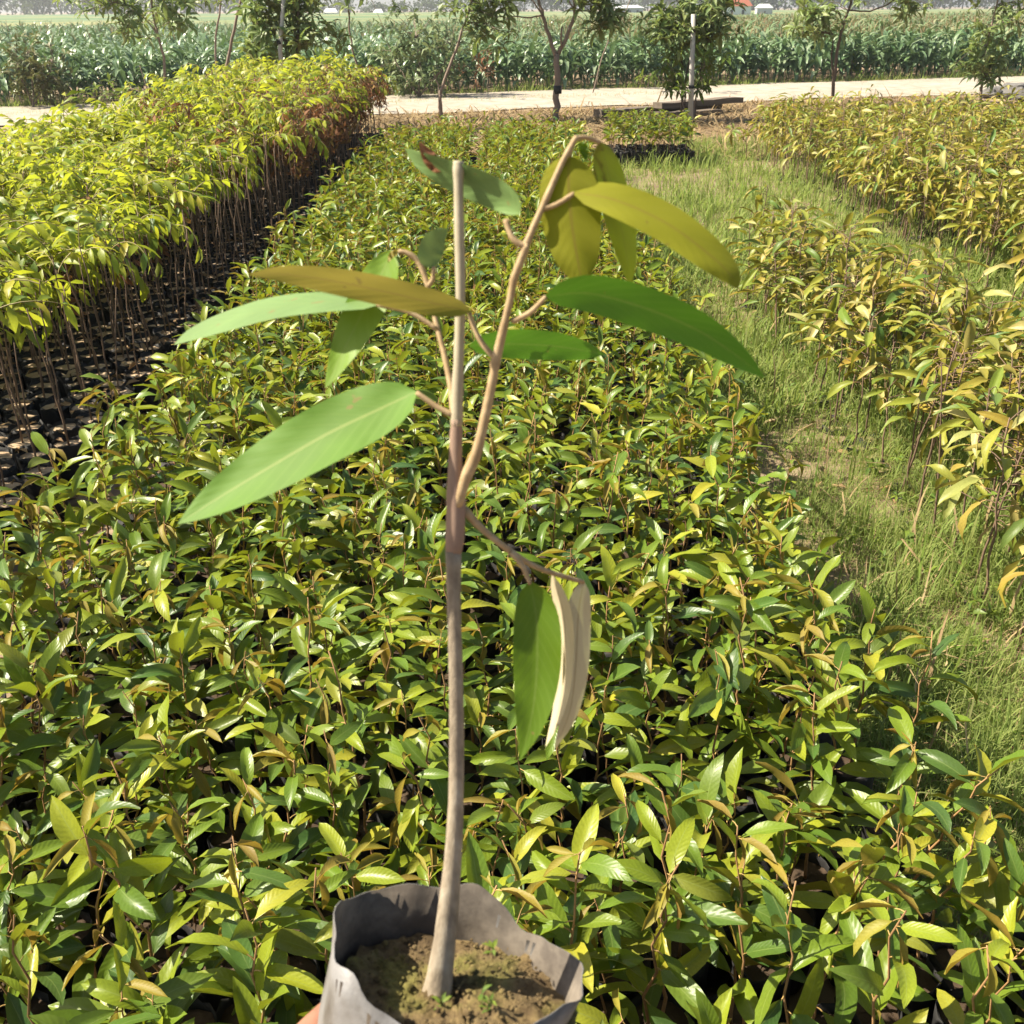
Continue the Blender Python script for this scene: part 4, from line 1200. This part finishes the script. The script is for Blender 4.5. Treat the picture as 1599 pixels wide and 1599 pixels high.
hstem('cut_stem', [(713, 665, 0, 19), (714, 620, 0, 18), (717, 540, 0, 16), (719, 450, 0, 15), (717, 350, 0, 15), (716, 285, 0, 15), (716, 268, 0, 17), (716, 252, 0, 16)], ['held_bark_grey'], 26, 10, .03)
hstem('branch', [(714, 790, -.002, 17), (728, 745, -.004, 18), (745, 705, -.006, 17.5), (760, 640, -.008, 15), (772, 580, -.010, 14), (774, 566, -.010, 16), (787, 510, -.012, 12.5), (798, 462, -.013, 12), (803, 435, -.014, 12), (820, 390, -.016, 13), (823, 380, -.016, 12), (842, 335, -.018, 10.5), (847, 325, -.018, 11.5), (862, 290, -.018, 9.5), (880, 250, -.018, 9), (898, 218, -.018, 8.5), (901, 215, -.018, 7)], ['held_twig'], 60, 9, .045)
hstem('side_shoot', [(709, 648, 0, 13), (704, 605, .006, 10), (694, 555, .012, 9), (680, 500, .018, 8), (669, 450, .022, 8), (655, 412, .024, 9), (638, 396, .024, 8), (622, 392, .024, 6)], ['held_twig'], 24, 8, .04)
def hpet(pts, parent=None):
    return hstem('petiole', pts, ['held_twig'], 12, 7, .02, parent)
def hleaf(mid, wpx, d0, d1, top, mat, wratio=.29, rollsign=1, label=None, bulge=0.0, prof=1.0, fold=.16, asym=0.0):
    n, c = 18, 8
    A = smooth_path(np.array(mid, float), n)
    t = np.linspace(0, 1, n)
    d = d0 + (d1 - d0) * t + bulge * np.sin(math.pi * t)
    Pm = np.array([hp(A[i, 0], A[i, 1], d[i]) for i in range(n)])
    length = np.linalg.norm(np.diff(Pm, axis=0), axis=1).sum()
    tan = np.gradient(A, axis=0); tan /= np.linalg.norm(tan, axis=1)[:, None]
    per = np.stack([-tan[:, 1], tan[:, 0]], 1)
    pf = np.maximum(t, 1e-4) ** .55 * (1 - t) ** .88; pf /= pf.max(); pf[0] = .05; pf[-1] = .015
    scale = np.linalg.norm(Pm - CO, axis=1).mean() / 1599.0
    wv = wpx * scale; wt = max(wratio * length, wv * 1.02)
    depth_half = math.sqrt(max(wt ** 2 - wv ** 2, 0)) / 2
    V = []; UVg = []
    for i in range(n):
        for q in np.linspace(-1, 1, c + 1):
            half = wpx / 2 * pf[i] * (1 + asym * q)
            u, v = A[i] + per[i] * q * half
            dd = d[i] + rollsign * q * depth_half * pf[i]
            fd = fold * wt / 2 * pf[i] * (1 - abs(q) ** 1.3)
            dd += fd if top else -fd
            dd += .0016 * math.sin(i * 1.1 + 3 * q + wpx) * abs(q) ** 1.5 * pf[i]
            V.append(hp(u, v, dd)); UVg.append((t[i], (q + 1) / 2))
    F = grid_faces(n, c + 1)
    V = np.array(V)
    f = F[len(F) // 2]
    nrm = np.cross(V[f[1]] - V[f[0]], V[f[2]] - V[f[0]])
    facing = np.dot(nrm, CO - V[f[0]]) > 0
    if facing != top:
        F = [g[::-1] for g in F]
    UV = [[UVg[k] for k in g] for g in F]
    o = hpart('leaf', T(V, F, UV), [mat])
    if label: o['label'] = label
    return o
# the three leaves at the very top of the branch
hleaf([(889, 243), (888, 290), (893, 350), (903, 410), (911, 447)], 96, -.016, -.020, False, 'held_leaf_olive', .30, 1, 'olive underside of a hanging leaf')
hpet([(899, 217, -.018, 8), (893, 228, -.017, 7), (889, 245, -.016, 6)])
hleaf([(936, 221), (950, 270), (967, 340), (979, 400), (985, 448)], 48, -.012, .004, False, 'held_leaf_deep', .28, -1)
hpet([(899, 216, -.018, 8), (915, 215, -.016, 7), (936, 223, -.012, 6)])
hleaf([(905, 222), (912, 235), (915, 252)], 16, -.014, -.012, True, 'held_leaf_deep', .4, 1)
hleaf([(895, 301), (960, 312), (1040, 348), (1105, 395), (1140, 428), (1153, 452)], 60, -.020, -.045, False, 'held_leaf_olive', .29, -1, bulge=-.008)
hpet([(846, 326, -.018, 9), (868, 320, -.019, 8), (897, 302, -.020, 7)])
hleaf([(852, 463), (920, 458), (1010, 482), (1090, 516), (1150, 555), (1194, 590)], 66, -.016, -.05, True, 'held_leaf_vivid', .27, 1, bulge=-.01)
hpet([(800, 502, -.012, 10), (828, 488, -.014, 9), (853, 463, -.016, 7)])
hleaf([(733, 540), (790, 537), (860, 540), (910, 547), (944, 553)], 47, .012, .03, True, 'held_leaf_vivid', .29, 1, 'dark green leaf behind the branch')
hpet([(775, 562, -.008, 9), (752, 535, -.006, 9), (738, 505, -.004, 8), (733, 488, -.004, 7)])
hleaf([(735, 486), (680, 474), (600, 455), (510, 437), (440, 428), (388, 428)], 46, -.006, -.085, False, 'held_leaf', .25, 1, 'brown underside of a long leaf')
hleaf([(588, 476), (520, 471), (430, 480), (350, 503), (300, 522), (272, 538)], 34, .018, .085, True, 'held_leaf_blue', .27, 1)
hpet([(684, 515, .016, 8), (640, 488, .017, 7), (588, 476, .018, 6)])
hleaf([(612, 392), (590, 440), (560, 500), (535, 550), (508, 606)], 62, .028, .02, True, 'held_leaf_lime', .30, 1, 'lime green leaf hanging down')
hleaf([(650, 612), (590, 640), (510, 678), (420, 730), (340, 778), (278, 818)], 94, .002, -.012, True, 'held_leaf', .29, 1, 'broadest green leaf', asym=.04)
hpet([(706, 648, 0, 10), (680, 634, .001, 9), (650, 613, .002, 8)])
hleaf([(812, 334), (785, 310), (745, 290), (700, 272), (660, 252), (633, 232)], 50, -.014, .02, True, 'held_leaf_blue', .30, -1, 'pale bluish leaf with a brown dry tip')
hleaf([(690, 268), (672, 248), (655, 222)], 24, .010, .012, True, 'rambutan_dry', .5, 1)
hpet([(822, 386, -.016, 11), (804, 376, -.016, 10), (795, 360, -.015, 9), (790, 343, -.014, 10)])
hleaf([(676, 418), (672, 396), (682, 372), (700, 357)], 40, .02, .012, True, 'held_leaf_blue', .45, 1)
hpet([(668, 448, .022, 8), (676, 435, .021, 7), (678, 416, .02, 6)])
hleaf([(622, 392), (612, 398), (606, 410)], 10, .024, .02, True, 'leaf_young', .4, 1)
# lower twig and its three leaves
hstem('twig', [(724, 795, .002, 15), (750, 823, .004, 12), (785, 852, .007, 11), (830, 882, .018, 9), (870, 897, .030, 8), (911, 909, .040, 7)], ['held_twig'], 18, 8, .03)
hpet([(798, 862, .008, 10), (815, 882, .007, 9), (828, 912, .006, 7)])
hleaf([(828, 908), (838, 970), (838, 1050), (830, 1120), (812, 1187)], 76, .006, -.012, True, 'held_leaf_deep', .28, 1, 'hanging deep green leaf', fold=.22)
hleaf([(862, 898), (880, 960), (882, 1040), (872, 1110), (852, 1166)], 28, .030, .040, False, 'held_leaf_pale', .24, 1, 'cream underside of a folded leaf')
hleaf([(911, 908), (903, 960), (899, 1040), (890, 1110), (866, 1170)], 42, .040, .045, False, 'held_leaf_pale', .24, -1, 'cream underside of a folded leaf')

# grey plastic bag
M['grey_bag'] = noise_mat('grey_plastic', [(0, (.10, .098, .098)), (.5, (.165, .162, .162)), (1, (.24, .235, .23))], scale=16, rough=0.5, bump=0.6, dist=0.004, detail=9, spec=.4, scale2=38, stops2=[(.36, (.55, .50, .44)), (.5, (.9, .88, .85)), (.65, (1.1, 1.1, 1.1))])
bc = hp(708, 1492)        # centre of the rim ring
def hb_pt(x, b, n): return bc + rx * x + bk * b + nb * n
ns = 96
rows = []
RA, RB = .0632, .0545
def rim_r(th):
    return 1 + .035 * math.cos(2 * th + .6) + .035 * math.sin(3 * th + 1.2) + .02 * math.cos(5 * th + .4) + .007 * math.sin(11 * th) + .004 * math.sin(17 * th + 2)
def rim_h(th):
    # th 0 = right, pi/2 = back, pi = left, 3pi/2 = front
    return .003 - .0155 * math.cos(th) + .011 * math.exp(-((th - 1.42) / .32) ** 2) - .006 * math.exp(-((th - 1.0) / .2) ** 2) - .016 * math.exp(-((th - 4.75) / .7) ** 2) + .004 * math.exp(-((th - 3.0) / .25) ** 2) + .002 * math.sin(7 * th) + .0008 * math.sin(13 * th + 1)
prof = [(.05, -.165), (.80, -.165), (.93, -.155), (.98, -.13), (.99, -.10), (.985, -.07), (.99, -.045), (.985, -.02), (1.0, 0), (.992, .0), (.972, -.022), (.955, -.05)]
for k, (pr, ph) in enumerate(prof):
    row = []
    for j in range(ns):
        th = TWO_PI * j / ns
        f = max(0, 1 + ph / .07)
        crease = .02 * math.sin(9 * th + ph * 60) * math.sin(4 * th + ph * 25) + .016 * (abs(math.sin(7.5 * th + 2.5 * math.sin(ph * 40))) - .6) + .010 * math.sin(19 * th + ph * 90)
        q = pr * ((rim_r(th) - 1) * (.35 + .65 * f) + 1 + (crease if pr > .5 else 0))
        row.append(hb_pt(RA * q * math.cos(th) + .22 * ph, RB * q * math.sin(th), ph + rim_h(th) * f))
    rows.append(row)
M['bag_inside'] = noise_mat('dusty_shaded_bag_inside', [(0, (.03, .025, .02)), (.4, (.075, .062, .05)), (.62, (.17, .145, .115)), (1, (.28, .24, .19))], scale=28, rough=0.8, bump=0.3, dist=0.003)  # dusty inner wall, its tones darkened to paint in the shade inside
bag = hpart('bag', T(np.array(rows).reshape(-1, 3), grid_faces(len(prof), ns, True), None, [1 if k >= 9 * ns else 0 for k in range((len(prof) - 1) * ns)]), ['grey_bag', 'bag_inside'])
bag['label'] = 'crumpled grey plastic bag with an open rim'
# soil in it
rows = []
for q in (.01, .12, .25, .38, .5, .62, .74, .85, .95, 1.0):
    row = []
    for j in range(ns):
        th = TWO_PI * j / ns
        x, b = RA * .955 * q * rim_r(th) * math.cos(th), RB * .955 * q * rim_r(th) * math.sin(th)
        hgt = -.024 - .16 * x + .008 * math.exp(-((x - .02) ** 2 + (b - .01) ** 2) / .0008) + .0025 * math.sin(x * 260 + 1) * math.sin(b * 300) + rng.normal(0, .0012)
        row.append(hb_pt(x, b, hgt))
    rows.append(row)
M['held_soil'] = noise_mat('held_soil', [(0, (.04, .026, .015)), (.4, (.12, .082, .042)), (.62, (.20, .145, .07)), (1, (.32, .27, .14))], scale=130, rough=0.95, bump=1.0, dist=0.004, detail=8,
                           scale2=30, stops2=[(.35, (.7, .68, .66)), (.5, (1.0, 1.0, .9)), (.62, (.85, 1.05, .6))])
soil_o = hpart('soil', T(np.array(rows).reshape(-1, 3), grid_faces(10, ns, True)), ['held_soil'], bag)
# crumbs of soil
a = Acc()
for i in range(420):
    th = rng.uniform(0, TWO_PI); q = math.sqrt(rng.random()) * .9
    x, b = RA * q * math.cos(th), RB * q * math.sin(th)
    s = rng.uniform(.0005, .0013) * (1 + 1.2 * (rng.random() < .08))
    oct_ = T(np.array([(1, 0, 0), (0, 1, 0), (-1, 0, 0), (0, -1, 0), (0, 0, 1.), (0, 0, -1.), (.7, .7, .2), (-.7, .7, .2)]) * s * rng.uniform(.6, 1.3, (8, 3)), [(0, 6, 4, 3), (6, 1, 7, 4), (7, 2, 3, 4), (0, 3, 2, 5)])
    m = np.eye(4); m[:3, 3] = hb_pt(x, b, -.0215 - .16 * x + .008 * math.exp(-((x - .02) ** 2 + (b - .01) ** 2) / .0008))
    a.add(oct_, m)
cr = hpart('soil_crumbs', a.t(), ['held_soil'], bag); cr['kind'] = 'stuff'
# tiny weeds in the soil
for (u, v, hgt) in ((752, 1568, .012), (765, 1580, .010), (690, 1578, .009), (770, 1490, .007)):
    p0 = hp(u, v, -.012)
    a = Acc()
    for k in range(6):
        a.add(BL[0], mat4(p0, rng.uniform(0, 6.28), rng.normal(0, .2), 0, hgt * rng.uniform(.7, 1.2)))
        a.add(SL[0], mat4(p0 + np.array([0, 0, hgt * rng.uniform(.2, .9)]), rng.uniform(0, 6.28), .3, 0, .006), [0, 0])
    hpart('sprout', a.t(), ['tree_leaf_bright'], bag)

# =================================================================== THE HAND
M['skin'] = noise_mat('skin', [(0, (.19, .085, .05)), (.5, (.26, .12, .075)), (1, (.33, .165, .105))], scale=35, rough=0.5, bump=0.25, dist=0.0012, spec=.4, scale2=260, stops2=[(.35, (.9, .88, .87)), (.65, (1, 1, 1))])
HV = []; HE = []; HR = []
def jv(x, b, n, r):
    HV.append(tuple(hb_pt(x, b, n))); HR.append(r); return len(HV) - 1
def chain(start, pts):
    prev = start
    for p in pts:
        k = jv(*p); HE.append((prev, k)); prev = k
    return prev
wrist = jv(-.125, -.075, -.150, .024)
chain(wrist, [(-.155, -.150, -.215, .028), (-.190, -.250, -.300, .034), (-.22, -.34, -.38, .038)])
palm = jv(-.104, -.030, -.105, .022); HE.append((wrist, palm))
ki = jv(-.088, .012, -.066, .0125); HE.append((palm, ki))
chain(ki, [(-.066, .044, -.058, .0095), (-.036, .066, -.056, .0088), (.0, .074, -.058, .0082), (.020, .073, -.060, .007)])
km = jv(-.090, .016, -.088, .0125); HE.append((palm, km))
chain(km, [(-.066, .050, -.082, .0098), (-.030, .070, -.080, .009), (.008, .075, -.082, .0085), (.030, .071, -.084, .0072)])
kr = jv(-.090, .014, -.110, .012); HE.append((palm, kr))
chain(kr, [(-.064, .048, -.106, .0095), (-.030, .068, -.104, .0088), (.004, .073, -.105, .0082), (.022, .071, -.106, .007)])
kp = jv(-.090, .006, -.130, .011); HE.append((palm, kp))
chain(kp, [(-.068, .040, -.129, .0085), (-.042, .060, -.128, .0078), (-.016, .070, -.128, .0072), (-.002, .071, -.128, .0062)])
tb = jv(-.098, -.048, -.100, .015); HE.append((palm, tb))
chain(tb, [(-.078, -.062, -.085, .0118), (-.046, -.074, -.080, .0108), (-.016, -.076, -.082, .009)])
me = bpy.data.meshes.new('hand')
me.from_pydata([tuple(np.array(v) - HB) for v in HV], HE, [])
hand = bpy.data.objects.new('hand', me); COL.objects.link(hand)
hand.location = tuple(HB)
sk = hand.modifiers.new('skin', 'SKIN')
if not me.skin_vertices:
    pass
for i, sv in enumerate(me.skin_vertices[0].data):
    sv.radius = (HR[i], HR[i]); sv.use_root = (i == 0)
sub = hand.modifiers.new('subdivision', 'SUBSURF'); sub.levels = 2; sub.render_levels = 2
sk.use_smooth_shade = True
me.materials.append(M['skin'])
tag(hand, 'bare hand gripping the grey plastic bag of the lifted sapling', 'hand')
print('objects', len(bpy.data.objects), 'unique tris', sum(2 * len(m_.polygons) for m_ in bpy.data.meshes))

# =================================================================== HAZE
m, N, L = newmat('haze')
pv = N.new('ShaderNodeVolumePrincipled')
pv.inputs['Color'].default_value = (.86, .90, .95, 1)
pv.inputs['Density'].default_value = 0.00065
pv.inputs['Anisotropy'].default_value = 0.3
o_ = N.new('ShaderNodeOutputMaterial'); L.new(pv.outputs[0], o_.inputs['Volume'])
M['haze'] = m
hz = add_obj('haze', mesh_of(box_t(-905, 905, -32, 1505, -1.1, 16), 'haze', ['haze'], smooth=False))
tag(hz, 'thin pale haze lying over the far fields', 'haze', kind='stuff')
